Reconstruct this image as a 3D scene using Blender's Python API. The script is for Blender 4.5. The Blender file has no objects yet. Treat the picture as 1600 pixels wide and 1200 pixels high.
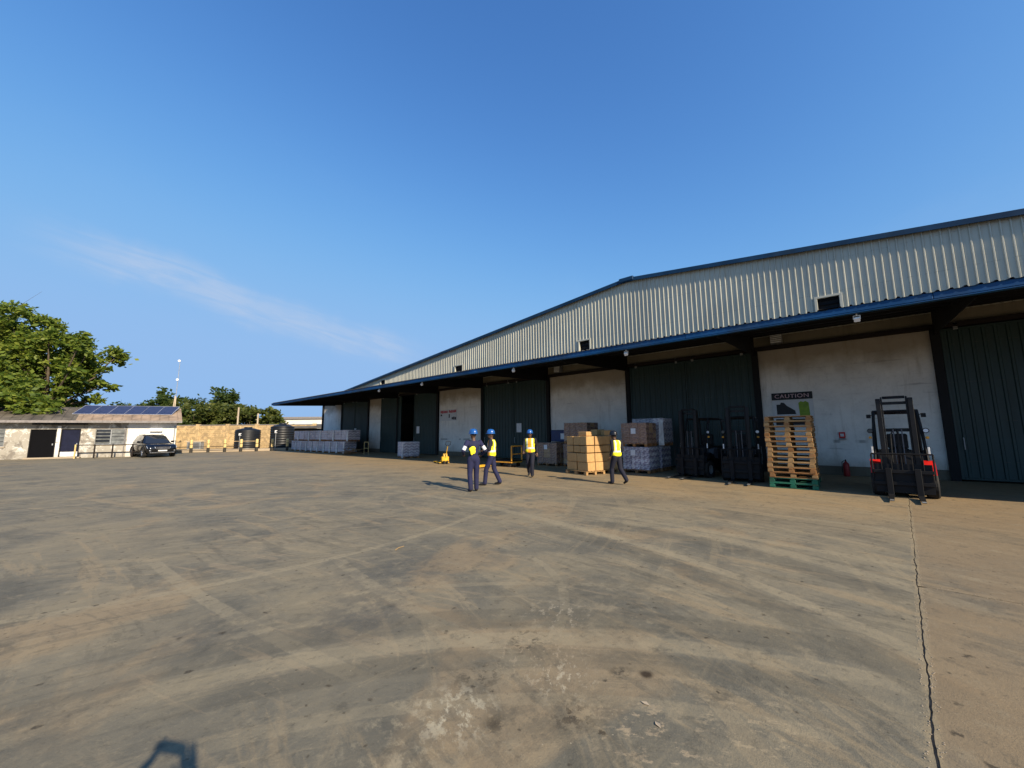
import bpy, math, random
import numpy as np
from mathutils import Vector, Matrix
R = math.radians
random.seed(7)
S = bpy.context.scene
COL = S.collection

# ------------------------------------------------------------------ camera, sky, sun, exposure
CAM_R = Vector((0.6632, -0.7484, -0.0086)); CAM_U = Vector((-0.0888, -0.0901, 0.9920)); CAM_F = Vector((0.7431, 0.6571, 0.1262))
cd = bpy.data.cameras.new('camera'); cam = bpy.data.objects.new('camera', cd); COL.objects.link(cam); S.camera = cam
m = Matrix((CAM_R, CAM_U, -CAM_F)).transposed().to_4x4(); m.translation = (0, 0, 1.62); cam.matrix_world = m
cd.sensor_width = 36; cd.lens = 36 * 605 / 1600; cd.clip_start = 0.01; cd.clip_end = 3000

SUN_EL, SUN_AZ = R(28.5), R(190.7)            # azimuth clockwise from +Y
world = bpy.data.worlds.new('World'); S.world = world; world.use_nodes = True
wn = world.node_tree; wl = wn.links; bg = wn.nodes['Background']
sky = wn.nodes.new('ShaderNodeTexSky'); sky.sky_type = 'NISHITA'; sky.sun_disc = False
sky.sun_elevation = SUN_EL; sky.sun_rotation = SUN_AZ
sky.air_density = 1.0; sky.dust_density = 1.0; sky.ozone_density = 3.0; sky.altitude = 0
bg.inputs['Strength'].default_value = 0.145
sd = bpy.data.lights.new('sun', 'SUN'); sd.energy = 5.0; sd.angle = R(0.53); sd.color = (1.0, 0.86, 0.66)
sun = bpy.data.objects.new('sun', sd); COL.objects.link(sun)
sv = Vector((math.sin(SUN_AZ) * math.cos(SUN_EL), math.cos(SUN_AZ) * math.cos(SUN_EL), math.sin(SUN_EL)))
sun.rotation_euler = sv.to_track_quat('Z', 'Y').to_euler()
sun.location = sv * 60
S.view_settings.view_transform = 'Standard'; S.view_settings.look = 'None'; S.view_settings.gamma = 1; S.view_settings.exposure = 0.62
S.view_settings.use_curve_mapping = False

# ------------------------------------------------------------------ node helpers
class T:
    def __init__(s, nt): s.nt = nt
    def n(s, t, **k):
        o = s.nt.nodes.new(t)
        for a, b in k.items(): setattr(o, a, b)
        return o
    def put(s, sock, v):
        if isinstance(v, bpy.types.NodeSocket): s.nt.links.new(v, sock)
        elif v is not None:
            if isinstance(v, (tuple, list)) and len(v) == 3 and sock.type == 'RGBA': v = (*v, 1)
            sock.default_value = v
    def m(s, op, a, b=None, c=None, clamp=False):
        o = s.n('ShaderNodeMath', operation=op, use_clamp=clamp)
        for i, v in enumerate((a, b, c)):
            if v is not None: s.put(o.inputs[i], v)
        return o.outputs[0]
    def vm(s, op, a, b=None, out=0):
        o = s.n('ShaderNodeVectorMath', operation=op); s.put(o.inputs[0], a)
        if b is not None: s.put(o.inputs[3 if op == 'SCALE' else 1], b)
        return o.outputs[out]
    def ss(s, x, a, b, lo=0., hi=1.):
        o = s.n('ShaderNodeMapRange', interpolation_type='SMOOTHSTEP'); s.put(o.inputs[0], x)
        for i, v in enumerate((a, b, lo, hi)): s.put(o.inputs[i + 1], v)
        return o.outputs[0]
    def noise(s, vec, scale, detail=4, rough=.55, dist=0., col=False):
        o = s.n('ShaderNodeTexNoise'); s.put(o.inputs['Vector'], vec); s.put(o.inputs['Scale'], scale)
        s.put(o.inputs['Detail'], detail); s.put(o.inputs['Roughness'], rough); s.put(o.inputs['Distortion'], dist)
        return o.outputs[1 if col else 0]
    def voro(s, vec, scale, out='Distance', rnd=1.):
        o = s.n('ShaderNodeTexVoronoi'); s.put(o.inputs['Vector'], vec); s.put(o.inputs['Scale'], scale); s.put(o.inputs['Randomness'], rnd)
        return o.outputs[out]
    def mix(s, f, a, b, mode='MIX'):
        o = s.n('ShaderNodeMix', data_type='RGBA', blend_type=mode, clamp_factor=True)
        s.put(o.inputs[0], f); s.put(o.inputs[6], a); s.put(o.inputs[7], b); return o.outputs[2]
    def ramp(s, f, pts):
        o = s.n('ShaderNodeValToRGB'); s.put(o.inputs[0], f); e = o.color_ramp.elements
        while len(e) < len(pts): e.new(.5)
        for i, (p, c) in enumerate(pts): e[i].position = p; e[i].color = (*c, 1)
        return o.outputs[0]
    def xyz(s, v):
        o = s.n('ShaderNodeSeparateXYZ'); s.put(o.inputs[0], v); return o.outputs
    def comb(s, x, y, z=0.):
        o = s.n('ShaderNodeCombineXYZ')
        for i, v in enumerate((x, y, z)): s.put(o.inputs[i], v)
        return o.outputs[0]
    def pos(s): return s.n('ShaderNodeNewGeometry').outputs['Position']
    def obj(s): return s.n('ShaderNodeTexCoord').outputs['Object']
    def bump(s, h, strength=.3, dist=.01):
        o = s.n('ShaderNodeBump'); s.put(o.inputs['Height'], h); o.inputs['Strength'].default_value = strength; o.inputs['Distance'].default_value = dist
        return o.outputs[0]

def mat(name):
    mt = bpy.data.materials.new(name); mt.use_nodes = True
    t = T(mt.node_tree); b = mt.node_tree.nodes['Principled BSDF']
    return mt, t, b

def plain(name, col, rough=.6, metal=0., var=.18, scale=6., bump=0., spec=.4, dirt=None, dirt_amt=.5):
    """colour with blotchy wear, optional dirt colour"""
    mt, t, b = mat(name); p = t.obj()
    n1 = t.noise(p, scale, 5, .6); n2 = t.noise(p, scale * 7, 3, .6)
    c = t.mix(t.ss(n1, .3, .7), tuple(x * (1 - var) for x in col), tuple(min(1, x * (1 + var)) for x in col))
    if dirt: c = t.mix(t.m('MULTIPLY', t.ss(t.noise(p, scale * .55, 6, .7), .45, .75), dirt_amt), c, dirt)
    t.put(b.inputs['Base Color'], c); b.inputs['Metallic'].default_value = metal
    t.put(b.inputs['Roughness'], t.m('MULTIPLY_ADD', n1, .25, rough - .12)); b.inputs['Specular IOR Level'].default_value = spec
    if bump: t.put(b.inputs['Normal'], t.bump(n2, bump, .01))
    return mt

# sky: thin cirrus over the Nishita sky
wt = T(wn)
gen = wn.nodes.new('ShaderNodeTexCoord').outputs['Generated']
def dirv(px, py):
    d = CAM_R * ((px - 800) / 605) - CAM_U * ((py - 600) / 605) + CAM_F
    return d.normalized()
d0, d1 = dirv(150, 400), dirv(620, 550)
ax = (d1 - d0).normalized(); mid = ((d0 + d1) / 2).normalized(); nrm = mid.cross(ax).normalized(); ax2 = nrm.cross(mid).normalized()
u_ = wt.vm('DOT_PRODUCT', gen, tuple(ax2), 1); v_ = wt.vm('DOT_PRODUCT', gen, tuple(nrm), 1); w_ = wt.vm('DOT_PRODUCT', gen, tuple(mid), 1)
wob = wt.noise(wt.comb(wt.m('MULTIPLY', u_, 3.), 0.3, 0.), 1.6, 4, .6)
vv = wt.m('ADD', v_, wt.m('MULTIPLY_ADD', wob, .10, -.05))
streak = wt.m('MULTIPLY', wt.ss(wt.m('ABSOLUTE', vv), .005, .055, 1., 0.), wt.ss(wt.m('ABSOLUTE', u_), .22, .38, 1., 0.))
fib = wt.noise(wt.comb(wt.m('MULTIPLY', u_, 4.), wt.m('MULTIPLY', v_, 22.), w_), 2.0, 6, .6, .6)
streak = wt.m('MULTIPLY', wt.m('MULTIPLY', streak, wt.ss(fib, .3, .68, .3, 1.)), wt.ss(w_, 0., .3))
sx = wt.xyz(gen)
veil = wt.noise(wt.comb(wt.m('DIVIDE', sx[0], wt.m('ADD', wt.m('ABSOLUTE', sx[2]), .25)), wt.m('DIVIDE', sx[1], wt.m('ADD', wt.m('ABSOLUTE', sx[2]), .25)), 0.), .9, 6, .6, .8)
cl = wt.m('ADD', wt.m('MULTIPLY', streak, .72), wt.m('MULTIPLY', wt.ss(veil, .5, .85), .07))
# film-like response of the sky: each channel rises ever more slowly towards the bright horizon
sr = wt.n('ShaderNodeSeparateColor'); wl.new(sky.outputs[0], sr.inputs[0]); sc_ = wt.n('ShaderNodeCombineColor')
for i_, (a_, k_, p_) in enumerate(((1.33, 1.29, 1.75), (2.26, 1.53, 1.75), (3.78, 2.0, 1.8))): wl.new(wt.m('MULTIPLY', wt.m('SUBTRACT', 1., wt.m('EXPONENT', wt.m('MULTIPLY', wt.m('POWER', wt.m('DIVIDE', sr.outputs[i_], k_), p_), -1.))), a_), sc_.inputs[i_])
wl.new(wt.mix(cl, sc_.outputs[0], (2.1, 2.65, 3.6)), bg.inputs['Color'])

# ------------------------------------------------------------------ mesh helpers
class MB:
    def __init__(s): s.v = []; s.f = []; s.mi = []; s.cm = 0
    def add(s, vs, fs):
        o = len(s.v); s.v += [tuple(p) for p in vs]; s.f += [tuple(i + o for i in f) for f in fs]; s.mi += [s.cm] * len(fs); return s
    def box(s, x0, y0, z0, x1, y1, z1, ch=0., M=None):
        c = Vector(((x0 + x1) / 2, (y0 + y1) / 2, (z0 + z1) / 2)); h = (abs(x1 - x0) / 2, abs(y1 - y0) / 2, abs(z1 - z0) / 2)
        if ch <= 0:
            vs = [(sx * h[0], sy * h[1], sz * h[2]) for sx in (-1, 1) for sy in (-1, 1) for sz in (-1, 1)]
            fs = [(0, 1, 3, 2), (4, 6, 7, 5), (0, 4, 5, 1), (2, 3, 7, 6), (0, 2, 6, 4), (1, 5, 7, 3)]
        else:
            ch = min(ch, min(h) * .9); vs = []; idx = {}
            for sx in (-1, 1):
                for sy in (-1, 1):
                    for sz in (-1, 1):
                        for a in range(3):
                            q = [sx * h[0], sy * h[1], sz * h[2]]; sg = (sx, sy, sz)
                            for b in range(3):
                                if b != a: q[b] -= sg[b] * ch
                            idx[(sx, sy, sz, a)] = len(vs); vs.append(tuple(q))
            fs = []
            for a in range(3):
                b, c2 = (a + 1) % 3, (a + 2) % 3
                for sg in (-1, 1):
                    L = []
                    for (p, q) in ((-1, -1), (1, -1), (1, 1), (-1, 1)):
                        k = [0, 0, 0]; k[a] = sg; k[b] = p; k[c2] = q; L.append(idx[(*k, a)])
                    fs.append(tuple(L if sg > 0 else L[::-1]))
                for p in (-1, 1):
                    for q in (-1, 1):
                        k0 = [0, 0, 0]; k0[a] = -1; k0[b] = p; k0[c2] = q; k1 = list(k0); k1[a] = 1
                        L = [idx[(*k0, b)], idx[(*k1, b)], idx[(*k1, c2)], idx[(*k0, c2)]]
                        fs.append(tuple(L if p * q < 0 else L[::-1]))
            for sx in (-1, 1):
                for sy in (-1, 1):
                    for sz in (-1, 1):
                        L = [idx[(sx, sy, sz, a)] for a in range(3)]; fs.append(tuple(L if sx * sy * sz > 0 else L[::-1]))
        if M is None: vs = [(p[0] + c.x, p[1] + c.y, p[2] + c.z) for p in vs]
        else: vs = [tuple(M @ (Vector(p) + c)) for p in vs]
        return s.add(vs, fs)
    def cyl(s, p0, p1, r0, r1=None, n=12, caps=True):
        p0, p1 = Vector(p0), Vector(p1); r1 = r0 if r1 is None else r1
        d = (p1 - p0).normalized(); a = d.orthogonal().normalized(); b = d.cross(a)
        vs = [p0 + (a * math.cos(2 * math.pi * i / n) + b * math.sin(2 * math.pi * i / n)) * r0 for i in range(n)]
        vs += [p1 + (a * math.cos(2 * math.pi * i / n) + b * math.sin(2 * math.pi * i / n)) * r1 for i in range(n)]
        fs = [(i, (i + 1) % n, n + (i + 1) % n, n + i) for i in range(n)]
        if caps: fs += [tuple(range(n))[::-1], tuple(range(n, 2 * n))]
        return s.add(vs, fs)
    def tube(s, pts, r, n=8, taper=None):
        for i in range(len(pts) - 1):
            ra = r if taper is None else r + (taper - r) * i / (len(pts) - 1); rb = r if taper is None else r + (taper - r) * (i + 1) / (len(pts) - 1)
            s.cyl(pts[i], pts[i + 1], ra, rb, n)
        return s
    def lathe(s, prof, n=20, c=(0, 0, 0), M=None):
        vs = []; k = len(prof)
        for i in range(n):
            a = 2 * math.pi * i / n
            for r, z in prof:
                p = Vector((r * math.cos(a), r * math.sin(a), z)); p = M @ p if M is not None else p
                vs.append(p + Vector(c))
        fs = []
        for i in range(n):
            j = (i + 1) % n
            for q in range(k - 1): fs.append((i * k + q, j * k + q, j * k + q + 1, i * k + q + 1))
        return s.add(vs, fs)
    def sph(s, c, r, n=12, M=None):
        if not isinstance(r, (tuple, list)): r = (r, r, r)
        h = n // 2; prof = [(math.sin(math.pi * i / h), -math.cos(math.pi * i / h)) for i in range(h + 1)]
        prof[0] = (1e-4, -1); prof[-1] = (1e-4, 1)
        D = Matrix.Diagonal((*r, 1)).to_3x3(); M2 = D if M is None else M.to_3x3() @ D
        return s.lathe(prof, n, c, M2)
    def prism(s, poly, axis, a0, a1):
        n = len(poly)
        def P(p, a): return {'x': (a, p[0], p[1]), 'y': (p[0], a, p[1]), 'z': (p[0], p[1], a)}[axis]
        vs = [P(p, a0) for p in poly] + [P(p, a1) for p in poly]
        fs = [(i, (i + 1) % n, n + (i + 1) % n, n + i) for i in range(n)] + [tuple(range(n))[::-1], tuple(range(n, 2 * n))]
        return s.add(vs, fs)
    def mesh(s, name, mats, smooth=False):
        me = bpy.data.meshes.new(name); me.from_pydata(s.v, [], s.f)
        for q in (mats if isinstance(mats, (list, tuple)) else [mats]): me.materials.append(q)
        if any(s.mi): me.polygons.foreach_set('material_index', s.mi)
        if smooth: me.polygons.foreach_set('use_smooth', [True] * len(me.polygons))
        me.update(); return me
    def build(s, name, mats, parent=None, smooth=False, loc=None, rot=None):
        return link(name, s.mesh(name, mats, smooth), parent, loc, rot)

def link(name, data, parent=None, loc=None, rot=None):
    o = bpy.data.objects.new(name, data); COL.objects.link(o)
    if parent is not None: o.parent = parent
    if loc is not None: o.location = loc
    if rot is not None: o.rotation_euler = rot
    return o
def tag(o, label=None, cat=None, group=None, kind=None):
    for k, v in (('label', label), ('category', cat), ('group', group), ('kind', kind)):
        if v: o[k] = v
    return o
def thing(name, label, cat, loc=(0, 0, 0), rz=0., group=None):
    o = link(name, None, None, loc, (0, 0, rz)); o.empty_display_size = .2
    return tag(o, label, cat, group)
def wpart(mb, name, mats, parent, smooth=False):      # a part given in world coordinates under an unrotated thing
    return mb.build(name, mats, parent, smooth, loc=tuple(-parent.location))
def copy_tree(o, parent=None):
    c = o.copy(); COL.objects.link(c); c.parent = parent
    for ch in o.children: copy_tree(ch, c)
    return c
ORD = ['nearest', 'second', 'third', 'fourth', 'fifth', 'sixth', 'seventh', 'eighth', 'ninth', 'tenth', 'eleventh', 'twelfth', 'thirteenth', 'fourteenth', 'fifteenth', 'sixteenth']

# ------------------------------------------------------------------ materials
def ground_material():
    mt, t, b = mat('yard_concrete'); P = t.pos()
    Pw = t.vm('ADD', P, t.vm('SCALE', t.vm('SUBTRACT', t.noise(P, 1.3, 3, .6, col=True), (.5, .5, .5)), .16))
    Pf = t.vm('ADD', P, t.vm('SCALE', t.vm('SUBTRACT', t.noise(P, 9., 4, .7, col=True), (.5, .5, .5)), .045))
    x = t.xyz(Pw)
    big = t.noise(P, .16, 5, .62); med = t.noise(P, .8, 7, .68, .4); mot = t.noise(P, 3.4, 9, .72); fine = t.noise(P, 12., 8, .75); grit = t.noise(P, 85., 5, .75)
    c = t.ramp(big, [(.3, (.120, .118, .108)), (.48, (.165, .155, .132)), (.60, (.200, .178, .140)), (.72, (.245, .198, .140))])
    c = t.mix(t.ss(med, .40, .66, 0., .8), c, (.225, .198, .150))
    c = t.mix(t.ss(med, .52, .30, 0., .65), c, (.088, .088, .082))
    c = t.mix(t.m('MULTIPLY', t.ss(t.noise(t.vm('ADD', P, (31., 7., 0.)), .33, 6, .65, .6), .50, .60), .32), c, (.106, .105, .099))
    c = t.mix(t.m('MULTIPLY', t.ss(t.noise(t.vm('ADD', P, (3., 57., 0.)), .45, 6, .65, .5), .55, .64), .5), c, (.300, .225, .145))
    # dusty tan strip along the warehouse and sandy drifts
    c = t.mix(t.m('MULTIPLY', t.ss(x[0], 7.0, 12.5), t.ss(t.noise(P, .5, 6, .65), .3, .6, .3, .9)), c, (.300, .222, .136))
    def polar(cx, cy, kr, ka, seed):
        v = t.vm('SUBTRACT', Pf, (cx, cy, 0.)); q = t.xyz(v)
        r = t.vm('LENGTH', v, None, 1); a = t.m('ARCTAN2', q[1], q[0])
        return t.noise(t.comb(t.m('MULTIPLY', r, kr), t.m('MULTIPLY', a, ka), seed), 1., 7, .68)
    # streaks swept by turning wheels: circles of many radii, each kept to its own patches
    for (cx, cy, kr, ka, sd_, lo, hi, am, colr) in (
            (-1.8, 4.6, 4.2, 1.6, 1.3, .54, .60, .50, (.30, .250, .178)), (-1.8, 4.6, 7.5, 2.2, 5.1, .55, .61, .45, (.090, .086, .074)),
            (2.5, 13.7, 3.4, 2.0, 9.7, .55, .61, .45, (.285, .240, .172)), (-22., 6., 3.0, 9., 4.2, .53, .60, .55, (.300, .238, .160)),
            (-22., 6., 5.2, 14., 7.7, .55, .61, .5, (.095, .090, .078)), (15.2, 2.9, 3.6, 5., 3.1, .57, .62, .4, (.26, .222, .165)),
            (-1.2, -1.2, 9., 1.3, 2.6, .55, .62, .4, (.095, .09, .078)), (-1.2, -1.2, 6., 1.0, 8.8, .55, .61, .4, (.265, .225, .165)), (-40., -9., 6., 30., 6.1, .56, .62, .45, (.31, .25, .18))):
        c = t.mix(t.m('MULTIPLY', t.m('MULTIPLY', t.ss(polar(cx, cy, kr, ka, sd_), lo, hi), am * .85), t.ss(t.noise(t.vm('ADD', P, (sd_ * 7, sd_, 0.)), .3, 4, .6), .42, .58)), c, colr)
    # single tyre tracks
    brk = t.m('MULTIPLY', t.ss(t.noise(P, 2.2, 7, .72), .28, .58, .3, 1.), t.ss(fine, .3, .6, .55, 1.))
    arcs = [(-1.22, -1.18, 5.01, .742, .671, .84, .105, .62, 0), (2.51, 13.70, 8.35, -.053, -.999, .88, .07, .7, 0), (29.14, 8.50, 28.32, -.991, -.131, .996, .07, .6, 0),
            (-20.96, .42, 21.99, .985, .170, .9995, .05, .6, 0), (15.21, 2.91, 12.96, -.999, .049, .990, .08, .6, 0), (-1.79, 4.60, 7.70, .926, -.379, .93, .09, .65, 0),
            (1.05, 2.92, 5.79, .964, -.267, .88, .13, .5, 0), (-28.6, 6.0, 35.9, .989, -.147, .995, .10, .6, 0), (5.78, 1.0, 3.44, .918, -.397, .88, .09, .6, 0),
            (2.02, 4.15, 2.28, .691, -.723, .87, .05, .6, 0), (-19.28, 8.71, 25.68, .994, -.112, .984, .12, .6, 0), (-1.22, -1.18, 6.15, .80, .60, .90, .05, .5, 0), (-1.22, -1.18, 4.3, .742, .671, .9, .06, .4, 0),
            (-1.22, -1.18, 5.36, .742, .671, .86, .19, .5, 1), (-1.22, -1.18, 4.74, .742, .671, .88, .13, .45, 1), (-1.79, 4.6, 7.35, .926, -.379, .93, .2, .5, 1), (1.05, 2.92, 5.40, .964, -.267, .9, .2, .45, 1)]
    for (cx, cy, rr, mx, my, ca, hw, am, dark) in arcs:
        v = t.vm('SUBTRACT', Pf, (cx, cy, 0.)); r = t.vm('LENGTH', v, None, 1); q = t.vm('DOT_PRODUCT', t.vm('NORMALIZE', v), (mx, my, 0.), 1)
        band = t.ss(t.m('ABSOLUTE', t.m('SUBTRACT', r, rr)), hw * .8, hw * 1.08, 1., 0.)
        k = t.m('MULTIPLY', t.m('MULTIPLY', band, t.ss(q, ca, ca + (1 - ca) * .35)), t.m('MULTIPLY', brk, am))
        c = t.mix(k, c, (.080, .077, .068) if dark else (.285, .250, .188))
    def spot(px, py, r0, r1, nlo, nhi, am, colr, ns=5., streak=None):
        nonlocal c
        d = t.vm('LENGTH', t.vm('SUBTRACT', Pw, (px, py, 0.)), None, 1)
        src = P if streak is None else t.vm('MULTIPLY', t.n('ShaderNodeVectorRotate', rotation_type='Z_AXIS').outputs[0], (1., 1., 1.))
        if streak is not None:
            nd = src.node.inputs[0].links[0].from_node; t.put(nd.inputs['Vector'], P); nd.inputs['Angle'].default_value = streak; src.node.inputs[1].default_value = (1., .52, 1.)
        c = t.mix(t.m('MULTIPLY', t.m('MULTIPLY', t.ss(d, r0, r1, 1., 0.), t.ss(t.noise(src, ns, 8, .72), nlo, nhi)), am), c, colr)
    spot(1.87, 3.54, .1, .75, .36, .56, .6, (.075, .077, .082)); spot(2.7, 4.3, .2, 1.2, .4, .6, .55, (.085, .086, .088)); spot(.96, 4.17, .1, .7, .36, .56, .55, (.078, .08, .082))
    spot(-.3, 3.6, .1, .9, .36, .56, .55, (.08, .082, .08)); spot(3.6, 2.0, .2, 1.2, .4, .58, .5, (.09, .086, .076)); spot(2.0, 1.3, .1, .6, .42, .58, .5, (.085, .082, .072))
    spot(1.62, 1.92, .02, .36, .50, .58, .85, (.44, .41, .34), 15., .5); spot(2.31, 1.61, .02, .34, .53, .60, .75, (.42, .38, .31), 18., 1.1); spot(1.30, 1.95, .1, .5, .50, .62, .6, (.34, .30, .23), 9., .2)
    spot(2.2, .95, .1, .45, .53, .60, .7, (.38, .31, .23), 14., -.6); spot(3.04, 2.17, .05, .45, .53, .61, .65, (.37, .33, .27), 14., 1.3); spot(2.6, .55, .1, .5, .53, .61, .65, (.36, .30, .22), 13., -.5); spot(2.45, 1.9, .1, .6, .55, .61, .5, (.36, .30, .23), 22., .9)
    spot(1.72, 1.68, .0, .12, .42, .52, .8, (.035, .03, .024), 9.); spot(2.71, 1.19, .02, .062, .25, .4, .95, (.035, .024, .015), 9.); spot(2.62, 1.33, .0, .12, .5, .54, .85, (.045, .036, .026), 16.)
    spot(2.05, 1.38, .0, .2, .50, .55, .75, (.05, .04, .03), 14.); spot(1.95, 2.05, .0, .3, .52, .57, .7, (.05, .042, .032), 12.); spot(2.5, 2.1, .0, .35, .54, .58, .7, (.05, .042, .032), 13.)
    # brown slab beyond the open joint
    jx = t.m('ADD', t.m('MULTIPLY', t.xyz(P)[0], -.06), .035)
    c = t.mix(t.m('MULTIPLY', t.ss(t.xyz(P)[1], t.m('ADD', jx, -.03), t.m('ADD', jx, .01), 1., 0.), t.ss(med, .3, .6, .2, .65)), c, (.215, .160, .106))
    # dust and wear beside the joint
    jd = t.m('ABSOLUTE', t.m('SUBTRACT', t.xyz(Pf)[1], jx)); c = t.mix(t.m('MULTIPLY', t.ss(jd, .015, .045, 1., 0.), t.ss(mot, .4, .6, .2, .8)), c, (.27, .225, .16))
    # oil drips of two sizes
    for (sc, r0, r1, lo, am, off) in ((1.9, .03, .075, .40, .85, 0.), (3.3, .035, .095, .42, .85, 5.), (5.2, .04, .10, .45, .8, 17.), (9., .05, .12, .47, .7, 11.)):
        vd = t.voro(t.vm('ADD', t.vm('ADD', P, (off, off * .7, 0.)), t.vm('SCALE', t.noise(P, 5. * sc, 4, .65, col=True), .30 / sc)), sc)
        c = t.mix(t.m('MULTIPLY', t.m('MULTIPLY', t.ss(vd, r0, r1, 1., 0.), t.ss(t.noise(t.vm('ADD', P, (off, 3., 0.)), .7, 3, .6), lo, lo + .06)), am), c, (.048, .040, .031))
    vs_ = t.voro(P, 13.); c = t.mix(t.m('MULTIPLY', t.m('MULTIPLY', t.ss(vs_, .04, .07, 1., 0.), t.ss(t.noise(P, 1.1, 2, .5), .54, .62)), .6), c, (.42, .38, .31))
    # mottling, laitance and aggregate
    c = t.mix(t.ss(mot, .46, .32, 0., .55), c, (.072, .070, .063)); c = t.mix(t.ss(mot, .54, .68, 0., .46), c, (.275, .240, .182))
    c = t.mix(t.ss(fine, .46, .31, 0., .46), c, (.058, .054, .047)); c = t.mix(t.ss(fine, .56, .71, 0., .38), c, (.31, .272, .21))
    c = t.mix(t.ss(grit, .56, .72, 0., .32), c, (.36, .32, .25)); c = t.mix(t.ss(grit, .45, .29, 0., .4), c, (.06, .056, .048))
    c = t.mix(1., c, (1.03, .975, .82), 'MULTIPLY')
    t.put(b.inputs['Base Color'], c); t.put(b.inputs['Roughness'], t.m('MULTIPLY_ADD', med, .25, .70)); b.inputs['Specular IOR Level'].default_value = .25
    hgt = t.m('ADD', t.m('MULTIPLY', fine, .6), t.m('ADD', t.m('MULTIPLY', grit, .30), t.m('MULTIPLY', mot, .9)))
    t.put(b.inputs['Normal'], t.bump(hgt, .6, .012))
    return mt

def plaster(name, base, dirt, stain_shade, peel=0., zt=None):
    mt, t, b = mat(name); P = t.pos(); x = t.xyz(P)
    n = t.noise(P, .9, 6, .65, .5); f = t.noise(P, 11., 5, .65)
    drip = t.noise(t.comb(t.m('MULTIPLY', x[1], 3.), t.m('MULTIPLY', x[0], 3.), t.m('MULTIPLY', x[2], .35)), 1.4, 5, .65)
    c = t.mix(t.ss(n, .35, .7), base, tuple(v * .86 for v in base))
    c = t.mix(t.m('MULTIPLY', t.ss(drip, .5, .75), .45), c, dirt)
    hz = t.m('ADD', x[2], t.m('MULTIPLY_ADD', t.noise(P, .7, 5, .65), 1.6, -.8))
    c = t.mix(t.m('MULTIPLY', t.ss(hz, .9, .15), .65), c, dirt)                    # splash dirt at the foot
    if zt: c = t.mix(t.m('MULTIPLY', t.ss(hz, zt - .5, zt + .5), .75), c, stain_shade)   # dim brown bounce under the canopy, painted into the wall tops
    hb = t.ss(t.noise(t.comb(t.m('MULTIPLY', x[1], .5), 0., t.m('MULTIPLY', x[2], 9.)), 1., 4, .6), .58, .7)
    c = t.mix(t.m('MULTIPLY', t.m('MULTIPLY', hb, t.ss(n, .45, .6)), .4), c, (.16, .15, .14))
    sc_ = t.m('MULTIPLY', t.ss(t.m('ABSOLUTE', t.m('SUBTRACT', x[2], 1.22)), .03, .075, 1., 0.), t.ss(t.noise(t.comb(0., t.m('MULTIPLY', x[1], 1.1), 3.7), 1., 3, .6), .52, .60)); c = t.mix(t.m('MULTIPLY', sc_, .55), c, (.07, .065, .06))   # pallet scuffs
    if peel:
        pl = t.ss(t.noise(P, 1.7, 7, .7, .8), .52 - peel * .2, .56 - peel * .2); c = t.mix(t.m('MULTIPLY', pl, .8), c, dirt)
        c = t.mix(t.m('MULTIPLY', t.ss(t.noise(t.vm('ADD', P, (9., 3., 1.)), 1.1, 7, .7, .8), .55, .6), .7), c, stain_shade)
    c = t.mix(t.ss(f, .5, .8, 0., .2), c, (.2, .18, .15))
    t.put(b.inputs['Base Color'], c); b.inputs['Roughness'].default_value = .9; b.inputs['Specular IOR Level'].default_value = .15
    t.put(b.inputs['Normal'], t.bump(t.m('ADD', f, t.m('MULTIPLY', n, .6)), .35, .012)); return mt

def sheet_metal(name, col, rough=.42, dirt=(.3, .27, .2), amt=.35, vertical=True):
    mt, t, b = mat(name); P = t.pos(); x = t.xyz(P)
    s1 = t.noise(t.comb(t.m('MULTIPLY', x[1], 6.), t.m('MULTIPLY', x[0], .6 if vertical else 1.), t.m('MULTIPLY', x[2], .5)), 1., 5, .65)
    n = t.noise(P, .5, 5, .6)
    c = t.mix(t.ss(n, .3, .7), col, tuple(v * .84 for v in col)); c = t.mix(t.m('MULTIPLY', t.ss(s1, .5, .78), amt), c, dirt)
    rv = t.n('ShaderNodeObjectInfo').outputs['Random']; c = t.mix(t.m('MULTIPLY', rv, .22), c, tuple(v * .62 for v in col))
    scw = t.m('MULTIPLY', t.ss(t.m('ABSOLUTE', t.m('SUBTRACT', t.m('FRACT', t.m('MULTIPLY', x[2], .8)), .5)), .0, .012, 1., 0.), t.ss(t.noise(P, 14., 2, .5), .45, .6)); c = t.mix(t.m('MULTIPLY', scw, .5), c, (.10, .08, .06))   # screw lines
    t.put(b.inputs['Base Color'], c); t.put(b.inputs['Roughness'], t.m('MULTIPLY_ADD', s1, .3, rough - .12)); b.inputs['Specular IOR Level'].default_value = .5
    t.put(b.inputs['Normal'], t.bump(t.noise(P, 2.2, 3, .5), .15, .01)); return mt

def cardboard(name, col, prints=None):
    mt, t, b = mat(name); P = t.obj(); inf = t.n('ShaderNodeObjectInfo').outputs['Random']
    n = t.noise(P, 7., 4, .6)
    c = t.mix(t.ss(n, .3, .7), tuple(v * .85 for v in col), tuple(v * 1.08 for v in col)); c = t.mix(t.m('MULTIPLY', inf, .35), c, tuple(v * .6 for v in col))
    if prints:
        q = t.voro(t.vm('MULTIPLY', P, (1., 1., 1.6)), 13., 'Color'); s_ = t.ss(t.xyz(q)[0], .55, .6)
        c = t.mix(t.m('MULTIPLY', s_, .8), c, prints[0]); c = t.mix(t.m('MULTIPLY', t.ss(t.xyz(q)[1], .68, .72), .8), c, prints[1])
    t.put(b.inputs['Base Color'], c); b.inputs['Roughness'].default_value = .75; b.inputs['Specular IOR Level'].default_value = .2
    t.put(b.inputs['Normal'], t.bump(t.noise(P, 30., 3, .6), .2, .01)); return mt

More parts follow.
